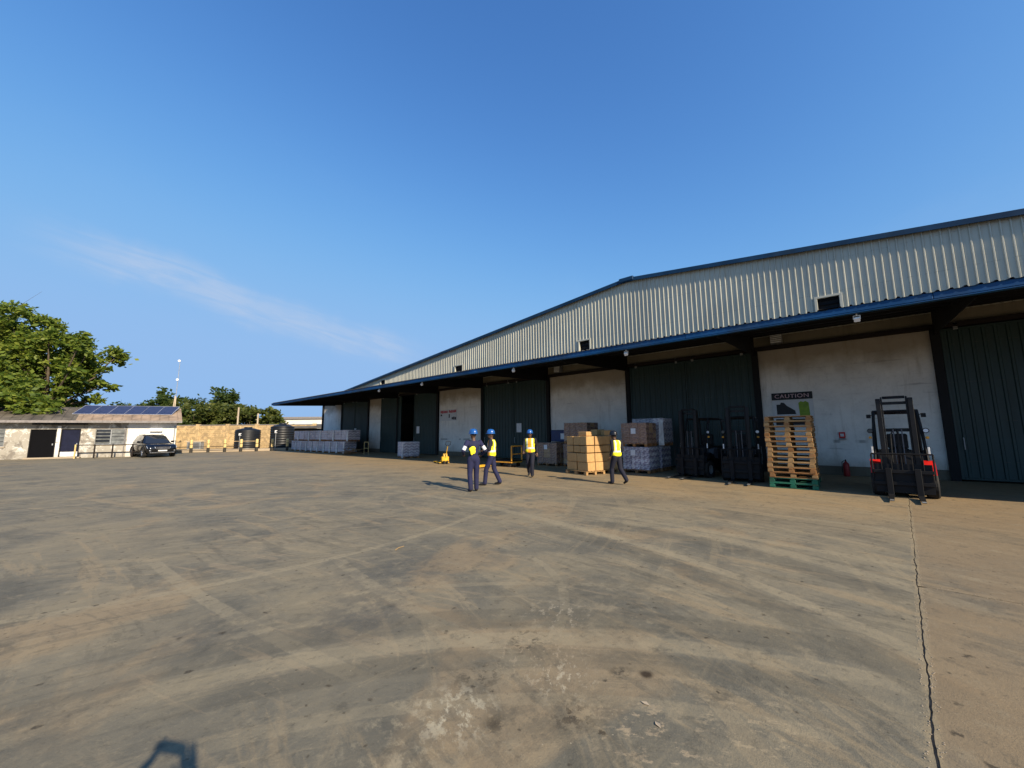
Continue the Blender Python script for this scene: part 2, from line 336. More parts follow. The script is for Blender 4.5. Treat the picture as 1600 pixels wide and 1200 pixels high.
def film_material(name, alpha):
    mt, t, b = mat(name); P = t.obj(); nt = mt.node_tree
    x = t.xyz(P); n = t.noise(t.comb(t.m('MULTIPLY', x[0], 3.), t.m('MULTIPLY', x[1], 3.), t.m('MULTIPLY', x[2], 9.)), 2., 5, .7, 1.)
    b.inputs['Base Color'].default_value = (.62, .63, .68, 1); b.inputs['Roughness'].default_value = .28; b.inputs['Specular IOR Level'].default_value = .7
    t.put(b.inputs['Normal'], t.bump(n, .6, .03)); t.put(b.inputs['Alpha'], t.ss(n, .35, .75, alpha * .55, alpha * 1.35)); return mt

def wood(name, col, var=.3):
    mt, t, b = mat(name); P = t.obj(); inf = t.n('ShaderNodeObjectInfo').outputs['Random']
    g = t.noise(t.vm('MULTIPLY', P, (14., 2., 14.)), 2., 5, .6); n = t.noise(t.vm('ADD', P, t.comb(t.m('MULTIPLY', inf, 30.), 0., 0.)), 3., 4, .6)
    c = t.mix(t.ss(g, .3, .7), tuple(v * (1 - var) for v in col), col); c = t.mix(t.m('MULTIPLY', t.ss(n, .4, .7), .5), c, (.16, .12, .08)); c = t.mix(t.m('MULTIPLY', inf, .75), c, tuple(v * .42 for v in col))
    t.put(b.inputs['Base Color'], c); b.inputs['Roughness'].default_value = .85; b.inputs['Specular IOR Level'].default_value = .15; return mt

def leaves(name, c1, c2, c3):
    mt, t, b = mat(name); nt = mt.node_tree; g = t.n('ShaderNodeNewGeometry'); rnd = g.outputs['Random Per Island']
    n = t.noise(t.pos(), .45, 3, .6)
    c = t.ramp(rnd, [(0., c1), (.5, c2), (1., c3)]); c = t.mix(t.ss(n, .35, .7, 0., .5), c, c1)
    t.put(b.inputs['Base Color'], c); b.inputs['Roughness'].default_value = .55; b.inputs['Specular IOR Level'].default_value = .25
    tr = t.n('ShaderNodeBsdfTranslucent'); t.put(tr.inputs['Color'], t.mix(.5, c, (.22, .30, .03))); mx = t.n('ShaderNodeMixShader'); mx.inputs[0].default_value = .3
    nt.links.new(b.outputs[0], mx.inputs[1]); nt.links.new(tr.outputs[0], mx.inputs[2]); nt.links.new(mx.outputs[0], nt.nodes['Material Output'].inputs[0]); return mt

M = {}
M['ground'] = ground_material()
M['wall'] = plaster('stained_shaded_white_wall', (.84, .82, .76), (.38, .34, .27), (.23, .175, .11), zt=4.1)
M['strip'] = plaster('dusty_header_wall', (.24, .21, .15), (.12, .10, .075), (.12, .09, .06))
M['old_wall'] = plaster('peeling_wall', (.66, .64, .58), (.30, .27, .22), (.15, .13, .11), peel=.45)
M['fresh_wall'] = plaster('clean_white_wall', (.80, .78, .73), (.45, .41, .34), (.4, .35, .3))
M['tan_wall'] = plaster('ochre_perimeter_wall', (.56, .40, .21), (.33, .24, .13), (.28, .2, .12), peel=.25)
M['kerb'] = plaster('pale_kerb', (.52, .43, .31), (.34, .27, .19), (.3, .25, .2))
M['cladding'] = sheet_metal('cream_cladding', (.52, .51, .42))
M['roof_sheet'] = sheet_metal('grey_roof_sheet', (.34, .35, .34), .5)
M['canopy_sheet'] = sheet_metal('dark_canopy_sheet', (.030, .033, .038), .7, (.015, .015, .015))
M['door'] = sheet_metal('dark_green_sheet', (.013, .038, .035), .5, (.022, .026, .020), .4)
M['door_low'] = sheet_metal('worn_green_sheet', (.018, .046, .044), .55, (.042, .045, .038), .5)
M['blue'] = plain('blue_trim', (.006, .058, .165), .6, 0, .3, .9, spec=.2, dirt=(.05, .075, .11), dirt_amt=.55)
M['blue_dark'] = plain('dark_blue_verge', (.006, .036, .088), .6, 0, .3, .9, spec=.2, dirt=(.03, .05, .07), dirt_amt=.5)
M['steel'] = plain('black_steel', (.005, .005, .006), .65, .0, spec=.3)
M['rust_steel'] = plain('brown_painted_steel', (.016, .010, .008), .75, .1)
M['dark'] = plain('black_paint', (.005, .005, .006), .5, 0, .2, 9, spec=.3, dirt=(.03, .026, .022), dirt_amt=.3)
M['rubber'] = plain('tyre_rubber', (.012, .012, .012), .85, 0, .3, 12, dirt=(.08, .065, .05), dirt_amt=.4)
M['chrome'] = plain('worn_bright_steel', (.55, .55, .56), .32, .9)
M['grey_metal'] = plain('galvanised_steel', (.34, .35, .35), .5, .5)
M['red'] = plain('red_paint', (.62, .018, .014), .35)
M['darkred'] = plain('dull_red_paint', (.30, .02, .018), .45)
M['white'] = plain('white_paint', (.75, .75, .73), .45)
M['paper'] = plain('white_paper', (.72, .72, .72), .8, 0, .06)
M['yellow'] = plain('yellow_paint', (.66, .37, .02), .5, 0, .2, 5, dirt=(.25, .16, .05))
M['orange_y'] = plain('amber_paint', (.70, .33, .03), .5, 0, .2, 5, dirt=(.25, .15, .06))
M['bol_y'] = plain('faded_yellow_paint', (.60, .44, .18), .6, 0, .15, 4)
M['bol_b'] = plain('faded_black_paint', (.030, .026, .020), .7)
M['tank'] = plain('black_polythene', (.010, .011, .013), .45, 0, .2, 2)
M['glass_dark'] = plain('dark_glass', (.012, .013, .016), .12, 0, .1, 3, spec=.8)
M['louvre'] = plain('grey_louvre_glass', (.16, .17, .17), .25, 0, .3, 3, spec=.7)
M['navy_door'] = plain('navy_door_paint', (.008, .010, .028), .6, spec=.2)
M['black_door'] = plain('matt_black_door', (.003, .003, .004), .8, spec=.1)  # matt black, darker than the navy door
M['lamp'] = plain('white_lamp_housing', (.82, .82, .80), .4)
M['solar'] = plain('solar_cells', (.030, .033, .070), .30, .0, .2, 3, spec=.8)
M['alu'] = plain('aluminium_frame', (.62, .62, .64), .4, .6)
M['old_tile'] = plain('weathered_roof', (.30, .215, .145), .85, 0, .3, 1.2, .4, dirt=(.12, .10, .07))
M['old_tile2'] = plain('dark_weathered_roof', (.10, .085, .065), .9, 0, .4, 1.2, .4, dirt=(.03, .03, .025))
M['eave'] = plain('grey_eave_board', (.22, .20, .19), .8)
M['car'] = plain('black_car_paint', (.004, .0045, .007), .16, .0, .1, 2, spec=.8)
M['car_glass'] = plain('car_glass', (.018, .022, .028), .05, 0, .05, 2, spec=1.)
M['lens'] = plain('headlamp_lens', (.62, .66, .72), .12, .2, .1, 2, spec=.9)
M['plate'] = plain('number_plate', (.66, .66, .64), .5, 0, .05)
M['carton'] = cardboard('tan_cardboard', (.50, .30, .125))
M['brown_carton'] = cardboard('brown_printed_cardboard', (.31, .165, .088), ((.40, .23, .13), (.17, .085, .045)))
M['grey_carton'] = cardboard('lilac_printed_carton', (.46, .43, .47), ((.20, .16, .22), (.66, .64, .64)))
M['white_carton'] = cardboard('white_printed_carton', (.70, .66, .68), ((.30, .22, .30), (.84, .82, .80)))
M['blue_carton'] = plain('dark_blue_box', (.02, .035, .11), .5)
M['film'] = film_material('stretch_film', .34)
M['film_thin'] = film_material('thin_stretch_film', .14)
M['wood'] = wood('pale_pallet_wood', (.54, .33, .145))
M['wood2'] = wood('orange_pallet_wood', (.46, .225, .085))
M['wood_green'] = wood('green_pallet_wood', (.03, .19, .12), .2)
M['bark'] = plain('bark', (.10, .075, .05), .9, 0, .3, 3, .5)
M['leaf'] = leaves('bright_leaves', (.052, .090, .012), (.125, .172, .020), (.220, .245, .034))
M['leaf_dark'] = leaves('dark_leaves', (.022, .042, .010), (.045, .072, .014), (.078, .105, .020))
M['leaf_mid'] = leaves('olive_leaves', (.045, .062, .014), (.085, .102, .020), (.130, .135, .030))
M['skin'] = plain('skin', (.085, .045, .028), .5)
M['hair'] = plain('black_hair', (.008, .007, .007), .7)
M['navy'] = plain('navy_cloth', (.012, .014, .050), .85, 0, .25, 7, .3)
M['darkcloth'] = plain('dark_navy_cloth', (.008, .009, .020), .85, 0, .25, 7, .3)
M['shoe'] = plain('black_boot', (.010, .009, .009), .6)
M['hivis'] = plain('hi_vis_yellow_cloth', (.80, .74, .02), .75, 0, .1, 6)
M['hivis_o'] = plain('hi_vis_orange_cloth', (.80, .30, .03), .75, 0, .1, 6)
M['silver'] = plain('reflective_tape', (.62, .62, .64), .4)
M['helmet'] = plain('blue_helmet', (.012, .085, .30), .28, 0, .08, 5, spec=.6)
M['helmet_k'] = plain('black_helmet', (.010, .011, .016), .35)
M['sign_black'] = plain('black_sign_ink', (.008, .007, .008), .5)
M['sign_white'] = plain('white_sign_board', (.62, .63, .63), .6, 0, .05)
M['sign_red'] = plain('red_sign_ink', (.45, .05, .06), .55)
M['sign_pink'] = plain('pale_red_letters', (.60, .40, .42), .55)
M['sign_green'] = plain('lime_sign_ink', (.22, .34, .03), .6)
M['far_white'] = plain('far_white_wall', (.72, .70, .66), .85, 0, .08, .4)
M['screen'] = plain('grey_plastic', (.10, .10, .11), .5)
M['dirt'] = plain('joint_dirt', (.15, .115, .078), .95, 0, .4, 8, .5)
M['dry'] = plain('dry_stick', (.35, .23, .10), .9)

# ------------------------------------------------------------------ ground: yard concrete with an open joint and a branching crack
def joint_y(x): return -.06 * x + .035
rg = random.Random(3)
def jag(a, b, n, amp, fn):
    pts = []; w1 = w2 = 0.
    for i in range(n + 1):
        s = a + (b - a) * i / n; w1 = w1 * .75 + rg.uniform(-1, 1) * amp; w2 = w2 * .7 + rg.uniform(-.35, 1) * amp * .55 if w2 > -.002 else .001
        pts.append((s, fn(s) + w1, .0028 + max(w2, -.001) * .75))
    return pts
def build_ground():
    BIG = 700.
    near = jag(-6., 18.2, 520, .0052, joint_y)                       # x, y centre, half width
    br = jag(-.40, -14., 220, .006, lambda s: 6.02)                  # y, x centre, half width
    up = [(-BIG, joint_y(-6.))] + [(x, y + w) for x, y, w in near] + [(BIG, joint_y(18.2))]
    lo = [(x, y - w) for x, y, w in near]
    iL = max(i for i, p in enumerate(lo) if p[0] < 6.005)
    mb = MB()
    A = up + [(BIG, BIG), (-BIG, BIG)]
    mb.add([(x, y, 0) for x, y in A], [tuple(range(len(A)))])
    B1 = [(-BIG, joint_y(-6.)), (-BIG, -BIG), (6.02, -BIG), (6.02, -14.)] + [(x - w, y) for y, x, w in br[::-1]] + lo[:iL + 1][::-1]
    mb.add([(x, y, 0) for x, y in B1], [tuple(range(len(B1)))])
    B2 = [(x + w, y) for y, x, w in br] + [(6.02, -14.), (6.02, -BIG), (BIG, -BIG), (BIG, joint_y(18.2))] + lo[iL + 1:][::-1]
    mb.add([(x, y, 0) for x, y in B2], [tuple(range(len(B2)))])
    # chipped joint walls
    def wall(pts):
        vs = [(x, y, 0) for x, y in pts] + [(x, y, -.05) for x, y in pts]; n = len(pts)
        mb.add(vs, [(i, i + 1, n + i + 1, n + i) for i in range(n - 1)])
    wall(up[1:-1]); wall(lo); wall([(x - w, y) for y, x, w in br]); wall([(x + w, y) for y, x, w in br])
    g = tag(mb.build('ground', M['ground']), kind='structure')
    f = MB(); f.box(-6, -1.2, -.09, 18.2, .5, -.010); f.build('joint_fill', M['dirt'], g)
    f = MB(); f.box(5.9, -14., -.09, 6.14, -1.2, -.011); f.build('joint_fill', M['dirt'], g)
    # raised crumbs of broken concrete along the joint
    cr = MB()
    for _ in range(900):
        x = rg.uniform(1.8, 12.); s = rg.uniform(.001, .0042); y = joint_y(x) + rg.choice((-1, 1)) * rg.uniform(.008, .04)
        if rg.random() < .4 and x > 5: y = rg.uniform(-4., -.4); x = 6.02 + rg.choice((-1, 1)) * rg.uniform(.012, .06)
        cr.box(x - s, y - s * rg.uniform(.5, 1.3), .0005, x + s, y + s, s * 1.1, s * .4)
    c = cr.build('joint_crumbs', M['kerb'], g); c['kind'] = 'stuff'
build_ground()

# ------------------------------------------------------------------ corrugated profile
def rib_profile(n, pitch, h, base, top):
    pts = []
    for i in range(n):
        o = i * pitch; a = (pitch - base) / 2
        pts += [(o, 0), (o + a, 0), (o + a + (base - top) / 2, h), (o + a + (base + top) / 2, h), (o + a + base, 0)]
    pts.append((n * pitch, 0)); return pts
PIT, NR = .21, 5; SW = PIT * NR

# ------------------------------------------------------------------ warehouse
WX = 18.8; CX = 12.66; YL, YR, YA = 45.2, -28.4, 8.4
def gz(y): return 9.58 - .1088 * abs(y - YA)
wh = thing('warehouse', 'long warehouse with cream ribbed gable, blue trim, deep canopy and dark green doors', 'warehouse', (WX, YA, 0))
edges = [-28.4, -23.2, -17.9, -12.9, -7.6, -2.2, 2.96, 8.61, 13.68, 19.31, 24.29, 29.9, 35., 40.5, 45.2]   # panel, door, panel ... from the right
for i in range(len(edges) - 1):
    y0, y1 = edges[i], edges[i + 1]; is_wall = i % 2 == 1 or False
    is_wall = (i % 2 == 1)
    if not (y0 in (-2.2, 8.61, 19.31, 29.9, 40.5, -12.9, -23.2)): continue
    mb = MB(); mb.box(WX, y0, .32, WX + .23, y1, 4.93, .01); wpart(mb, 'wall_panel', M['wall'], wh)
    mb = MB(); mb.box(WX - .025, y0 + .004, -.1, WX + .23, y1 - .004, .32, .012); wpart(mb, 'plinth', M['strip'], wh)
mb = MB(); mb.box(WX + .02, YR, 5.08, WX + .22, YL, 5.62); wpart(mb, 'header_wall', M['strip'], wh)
mb = MB(); mb.box(WX - .16, YR, 4.935, WX + .2, YL, 5.075, .008); wpart(mb, 'door_track', M['rust_steel'], wh)
for y in edges:
    mb = MB(); s = .11
    mb.box(WX - .14, y - s, 0, WX - .12, y + s, 4.93); mb.box(WX - .12, y - .012, 0, WX + .04, y + .012, 4.93); mb.box(WX - .008, y - s, 0, WX - .004, y + s, 4.93)
    wpart(mb, 'column', M['steel'], wh)
# doors: ribbed sheets on sliding leaves
prof = rib_profile(5, PIT, .028, .08, .045)
def door_leaf(y0, y1, x, note=None, wicket=None):
    w = y1 - y0; mb = MB()
    mb.box(x + .012, y0, .06, x + .05, y1, 4.88)
    for ya in (y0, y1 - .07): mb.box(x - .032, ya, .05, x + .011, ya + .07, 4.9, .006)
    for z in (.05, 4.83): mb.box(x - .0315, y0 + .07, z, x + .011, y1 - .07, z + .07, .006)
    leaf = wpart(mb, 'sliding_door', M['door'], wh)
    n = max(1, round((w - .14) / SW)); sw = (w - .14) / n
    for k in range(n):
        s = MB(); ys = y0 + .07 + k * sw
        for (za, zb, mm) in ((.12, 1.35, 1), (1.35, 4.83, 0)):
            s.cm = mm
            vs = [(x + .010 - hh, ys + q * sw / SW, z) for q, hh in prof for z in (za, zb)]
            s.add(vs, [(2 * i, 2 * i + 1, 2 * i + 3, 2 * i + 2) for i in range(len(prof) - 1)])
        s.build('door_sheet', [M['door'], M['door_low']], leaf)
    for yr in (y0 + .35, y1 - .35):
        q = MB(); q.box(x - .06, yr - .05, 4.84, x - .033, yr + .05, 5.0, .005); q.cyl((x - .10, yr, 5.03), (x - .05, yr, 5.03), .05, n=12); q.build('roller_hanger', M['grey_metal'], leaf)
    h = MB(); hy = y0 + .16 if note == 'r' else y1 - .16; h.tube([(x - .03, hy, 1.0), (x - .09, hy, 1.0), (x - .09, hy, 1.35), (x - .03, hy, 1.35)], .014, 6); h.build('handle', M['grey_metal'], leaf)
    if note and note != 'r':
        q = MB(); q.box(x - .031, note - .20, 1.68, x - .024, note + .20, 2.24); q.build('notice', M['paper'], leaf)
    return leaf
for (a, b, n1) in ((-7.6, -2.2, None), (2.96, 8.61, None), (13.68, 19.31, 15.99), (35., 40.5, 37.44), (-17.9, -12.9, None), (-28.4, -23.2, None)):
    mid_ = (a + b) / 2
    door_leaf(a + .12, mid_ - .012, WX - .06, n1); door_leaf(mid_ + .012, b - .12, WX - .06)
door_leaf(24.41, 27.43, WX - .06, 26.83); door_leaf(29.33, 32.65, WX - .075)
# gable: one ribbed sheet after another up to the sloping verge
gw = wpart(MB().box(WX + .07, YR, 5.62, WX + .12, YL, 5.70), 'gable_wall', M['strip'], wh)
vents = [(.06, .72, 6.0, 6.69), (10.78, 11.42, 6.0, 6.77), (21.48, 22.29, 6.0, 6.66), (32.2, 32.95, 6.0, 6.62)]
gp = rib_profile(NR, PIT, .048, .066, .030)
k = 0; y = YR
while y < YL - .01:
    s = MB(); pts = [(y + q, hh) for q, hh in gp if y + q <= YL + .001]
    off = .003 * (k % 2)
    hole = [v for v in vents if v[0] < y + SW and v[1] > y]
    def strip(p0, p1, za, zb):
        s.add([(WX - p0[1] - off, p0[0], za(p0[0])), (WX - p0[1] - off, p0[0], zb(p0[0])), (WX - p1[1] - off, p1[0], zb(p1[0])), (WX - p1[1] - off, p1[0], za(p1[0]))], [(0, 1, 2, 3)])
    for i in range(len(pts) - 1):
        p0, p1 = pts[i], pts[i + 1]; mid_ = (p0[0] + p1[0]) / 2
        hv = [v for v in hole if v[0] <= mid_ <= v[1]]
        if hv: strip(p0, p1, lambda q: 5.5, lambda q: hv[0][2]); strip(p0, p1, lambda q: hv[0][3], gz)
        else: strip(p0, p1, lambda q: 5.5, gz)
    s.build('cladding_sheet', M['cladding'], gw); y += SW; k += 1
for (a, b, z0, z1) in vents:
    f = MB()
    f.box(WX - .075, a - .09, z1, WX + .05, b + .09, z1 + .08, .006); f.box(WX - .0745, a - .09, z0, WX + .05, a, z1, .006); f.box(WX - .0745, b, z0, WX + .05, b + .09, z1, .006)
    f.build('vent_frame', M['cladding'], gw)
    f = MB(); f.box(WX + .10, a, z0, WX + .13, b, z1)
    for q in range(4):
        zz = z0 + (q + .5) * (z1 - z0) / 4
        f.add([(WX + .02, a, zz), (WX + .02, b, zz), (WX + .09, b, zz + .10), (WX + .09, a, zz + .10)], [(0, 1, 2, 3)])
    f.build('vent_louvre', M['steel'], gw)
for (ya, yb) in ((YA, YL), (YR, YA)):
    f = MB(); za, zb = gz(ya), gz(yb)
    def slab(x0, x1, lo, hi):
        vs = [(x, yy, (za if yy == ya else zb) + d) for x in (x0, x1) for yy in (ya, yb) for d in (lo, hi)]
        f.add(vs, [(0, 1, 3, 2), (4, 6, 7, 5), (0, 4, 5, 1), (2, 3, 7, 6), (0, 2, 6, 4), (1, 5, 7, 3)])
    slab(WX - .20, WX - .165, -.10, .085); slab(WX - .164, WX + .25, .06, .10)
    wpart(f, 'verge_flashing', M['blue_dark'], wh)
    f = MB(); slab(WX + .0, WX + 46., -.02, .058); wpart(f, 'main_roof', M['roof_sheet'], wh)
f = MB(); f.box(WX - .23, YA - .4, gz(YA) - .10, WX + 46, YA + .4, gz(YA) + .125, .03); wpart(f, 'ridge_cap', M['blue_dark'], wh)
f = MB(); f.box(WX + .24, YL - .2, 0, WX + 46, YL, gz(YL) - .03); wpart(f, 'side_wall', M['cladding'], wh)
f = MB(); f.box(WX + .24, YR, 0, WX + 46, YR + .2, gz(YR) - .03); wpart(f, 'side_wall', M['cladding'], wh)
f = MB(); f.box(WX + 45.8, YR + .2, 0, WX + 46, YL - .2, 5.5); f.prism([(YR + .2, 5.5), (YL - .2, 5.5), (YL - .2, gz(YL) - .1), (YA, gz(YA) - .1), (YR + .2, gz(YR) - .1)], 'x', WX + 45.8, WX + 46); wpart(f, 'back_wall', M['cladding'], wh)
# canopy
CY0, CY1 = YR, 42.4; ZF = 4.68; ZW = 5.62
def cz(x): return ZF + (ZW - ZF) * (x - CX) / (WX - CX)
f = MB(); f.box(CX + .031, CY0, 4.52, CX + .06, CY1, 4.66); can = wpart(f, 'canopy', M['steel'], wh)
rf_ = random.Random(2); yy_ = CY0
while yy_ < CY1 - .1:
    ye_ = min(CY1, yy_ + 5.37); dz_ = rf_.uniform(-.006, .006); dx_ = rf_.uniform(-.005, .005)
    MB().box(CX - .03 + dx_, yy_ + .004, 4.545 + dz_, CX + .03 + dx_, ye_ - .004, 4.70 + dz_, .008).build('fascia_panel', M['blue'], can); yy_ = ye_
f = MB(); f.box(CX - .04, CY0, 4.51, CX + .10, CY1, 4.535, .006); f.build('fascia_lip', M['blue'], can)
cs = MB(); cpf = rib_profile(NR, PIT, .036, .075, .035)
vs = [(x, q, cz(x) + .025 + hh) for q, hh in cpf for x in (CX - .06, WX + .02)]
cs.add(vs, [(2 * i, 2 * i + 2, 2 * i + 3, 2 * i + 1) for i in range(len(cpf) - 1)])
me = cs.mesh('roof_sheet', M['canopy_sheet'])
y = CY0
while y < CY1 - .5: link('roof_sheet', me, can, (0, y, 0)); y += SW
for y in edges[:-1] + [42.3]:
    f = MB(); zf, zw = cz(CX + .1) - .03, cz(WX - .02) - .03
    for (dy0, dy1, lo, hi) in ((-.075, .075, -.02, 0), (-.01, .01, -.2, -.02)):
        vs = [(x, y + dy, zz + d) for x, zz in ((CX + .1, zf), (WX - .03, zw)) for dy in (dy0, dy1) for d in (lo, hi)]
        f.add(vs, [(0, 1, 3, 2), (4, 6, 7, 5), (0, 4, 5, 1), (2, 3, 7, 6), (0, 2, 6, 4), (1, 5, 7, 3)])
    f.prism([(CX + .1, zf - .2), (WX - .03, zw - .85), (WX - .03, zw - .201), (CX + .1, zf - .18)], 'y', y - .011, y + .011)
    f.build('rafter', M['steel'], can)
for x in (CX + .25, CX + 1.5, CX + 2.8, CX + 4.1, CX + 5.4):
    f = MB(); z = cz(x); f.box(x - .03, CY0, z - .12, x + .03, CY1, z + .012); f.build('purlin', M['steel'], can)
f = MB(); f.box(CX + .032, CY0 + .01, 4.52, WX - .2, CY0 + .05, 4.66); f.box(CX + .032, CY1 - .05, 4.5, CX + .5, CY1, 4.68); f.build('end_trim', M['blue'], can)

# lamps under the canopy edge and louvred boxes at the header
def flood(y, label):
    t = thing('flood_light', label, 'lamp', (CX + .12, y, 4.49), 0, 'flood lights along the canopy edge')
    b = MB(); b.box(-.02, -.02, -.02, .02, .02, .05); b.tube([(0, -.09, -.16), (0, -.09, -.03), (0, .09, -.03), (0, .09, -.16)], .012, 6); b.build('bracket', M['lamp'], t)
    Mr = Matrix.Translation((0, 0, -.16)) @ Matrix.Rotation(R(-35), 4, 'Y')
    h = MB(); h.box(-.07, -.085, -.08, .05, .085, .08, .02, Mr); h.box(.05, -.05, -.05, .10, .05, .05, .015, Mr); h.build('housing', M['lamp'], t)
    t.scale = (.72, .72, .72); l = MB(); l.box(-.076, -.07, -.065, -.071, .07, .065, 0, Mr); l.build('lens', M['lens'], t)
for y, q in ((-.24, 'nearest flood light on the canopy edge, above the caution sign and pallets'), (5.89, 'white flood light on the canopy edge above the stacked brown pallet load'), (11.2, 'white flood light on the canopy edge, third from the near end'), (18.04, 'white flood light on the canopy edge, fourth from the near end'), (22.63, 'farthest white flood light on the canopy edge')): flood(y, q)
def louvre_box(y, label):
    t = thing('louvred_box', label, 'vent box', (WX - .34, y, 5.12), 0, 'louvred boxes under the canopy')
    b = MB(); b.box(-.04, -.20, 0, .26, .20, .40, .01); b.build('casing', M['grey_metal'], t)
    for k in range(5):
        s = MB(); s.box(-.075, -.185, .03 + k * .072, -.041, .185, .065 + k * .072, .004, Matrix.Rotation(R(0), 4, 'Y')); s.build('slat', M['lamp'], t)
for y, q in ((2.13, 'pale louvred box under the canopy above the caution sign'), (12.8, 'pale louvred box under the canopy above the brown pallet loads'), (27.02, 'small louvred box under the canopy above the open doorway')): louvre_box(y, q)

# ------------------------------------------------------------------ signs on the wall
def text_mesh(s, size, mt, name, parent, loc, rot, ext=.001, squeeze=1.):
    cu = bpy.data.curves.new(name, 'FONT'); cu.body = s; cu.size = size; cu.align_x = 'CENTER'; cu.align_y = 'CENTER'; cu.extrude = ext; cu.space_character = 1.08
    o = bpy.data.objects.new('tmp', cu); COL.objects.link(o); dg = bpy.context.evaluated_depsgraph_get()
    me = bpy.data.meshes.new_from_object(o.evaluated_get(dg)); bpy.data.objects.remove(o); me.materials.clear(); me.materials.append(mt)
    ob = link(name, me, parent, loc, rot); ob.scale = (squeeze, 1, 1); return ob
RW = (R(90), 0, R(-90))       # text faces -X
sg = thing('caution_sign', 'caution sign board with black header above the pallet stack', 'sign', (WX - .03, 1.84, 1.75))
b = MB(); b.box(0, -.66, 0, .015, .66, 1.08, .003); b.build('board', M['sign_white'], sg)
b = MB(); b.box(-.006, -.66, 1.10, .015, .66, 1.38, .003); b.build('header_panel', M['sign_black'], sg)
text_mesh('CAUTION', .21, M['sign_pink'], 'lettering', sg, (-.0075, .0, 1.235), RW, .001, 1.12)
def shoe_shape(parent):
    poly = [(.52, .52), (.52, .92), (.40, .92), (.36, 1.0), (.26, .98), (.18, .86), (.02, .74), (-.08, .66), (-.10, .52)]
    b = MB(); b.prism([(y, z) for y, z in poly], 'x', -.004, -.0005); b.build('boot_picture', M['sign_black'], parent)
    b = MB(); b.prism([(-.22, .42), (-.20, .95), (-.28, 1.02), (-.36, .98), (-.42, 1.02), (-.52, .95), (-.54, .42)], 'x', -.004, -.0005); b.build('vest_picture', M['sign_green'], parent)
    b = MB(); b.box(-.003, -.58, .10, -.0005, .58, .34); b.build('text_block', M['sign_black'], parent)
shoe_shape(sg)
ws = thing('warning_board', 'weathered white board with dark red and black print on the wall', 'sign', (WX - .03, 23.07, 2.6))
b = MB(); b.box(0, -.98, 0, .012, .98, .84, .003); b.build('board', M['sign_white'], ws)
rr = random.Random(5)
for (z0, z1, mm, n, y0, y1) in ((.56, .80, 'sign_red', 5, .05, .93), (.58, .80, 'sign_red', 6, -.93, -.06), (.34, .50, 'sign_black', 1, .70, .92), (.20, .50, 'sign_black', 1, -.20, -.06), (.06, .30, 'sign_black', 3, -.93, -.4)):
    for k in range(n):
        w = (y1 - y0) / n; b = MB(); b.box(-.004, y0 + k * w + w * .08, z0 + rr.uniform(0, .03), -.0005, y0 + (k + 1) * w - w * .08, z1 - rr.uniform(0, .05)); b.build('print_block', M[mm], ws)
cp = thing('fire_call_point', 'small red fire call point box on the white wall', 'alarm box', (WX - .05, .44, 1.28))
b = MB(); b.box(-.02, -.09, .06, .05, .09, .28, .01); b.build('box', M['red'], cp)
b = MB(); b.box(-.026, -.05, .12, -.021, .05, .22); b.build('pane', M['sign_white'], cp)
b = MB(); b.box(-.05, -.11, 0, .05, .11, .05, .008); b.build('shelf', M['grey_metal'], cp)
fe = thing('fire_extinguisher', 'red fire extinguisher standing against the wall beside the pallet stack', 'extinguisher', (WX - .32, .42, 0))
b = MB(); b.lathe([(.001, 0), (.085, 0), (.09, .02), (.09, .40), (.075, .46), (.03, .50), (.03, .53), (.001, .53)], 20); b.build('cylinder', M['darkred'], fe, True)
b = MB(); b.box(-.03, -.02, .53, .03, .02, .57, .005); b.box(-.12, -.012, .575, .03, .012, .59); b.build('valve', M['steel'], fe)
b = MB(); b.tube([(-.02, .03, .55), (-.06, .10, .50), (-.05, .115, .3), (-.03, .11, .12)], .012, 6); b.build('hose', M['rubber'], fe)

# ------------------------------------------------------------------ pallets
def pallet_meshes(mt):
    P = {}
    P['deck_board'] = MB().box(-.6, -.048, 0, .6, .048, .022, .003).mesh('deck_board', mt)
    P['cross_board'] = MB().box(-.048, -.5, 0, .048, .5, .022, .003).mesh('cross_board', mt)
    P['block'] = MB().box(-.07, -.05, 0, .07, .05, .078, .004).mesh('block', mt)
    P['base_board'] = MB().box(-.6, -.05, 0, .6, .05, .022, .003).mesh('base_board', mt)
    return P
PM = {k: pallet_meshes(M[k]) for k in ('wood', 'wood2', 'wood_green')}
def pallet(parent, kind, z=0., rnd=None, kinds=None):
    """boards and blocks of one euro-style pallet, 1.2 x 1.0, blocks showing to -X and -Y"""
    def pick(): return PM[rnd.choice(kinds)] if rnd else PM[kind]
    jj = (lambda: rnd.uniform(-.006, .006)) if rnd else (lambda: 0.)
    for y in (-.45, 0., .45): link('base_board', PM[kind]['base_board'], parent, (jj(), y, z + .0))
    for y in (-.45, 0., .45):
        for x in (-.53, 0., .53): link('block', pick()['block'], parent, (x + jj(), y + jj(), z + .0225))
    for x in (-.53, 0., .53): link('cross_board', PM[kind]['cross_board'], parent, (x, 0, z + .101))
    for i in range(7): link('deck_board', pick()['deck_board'], parent, (jj(), -.45 + i * .15, z + .1235))
PH = .146
rp = random.Random(11); xo = yo = 0.
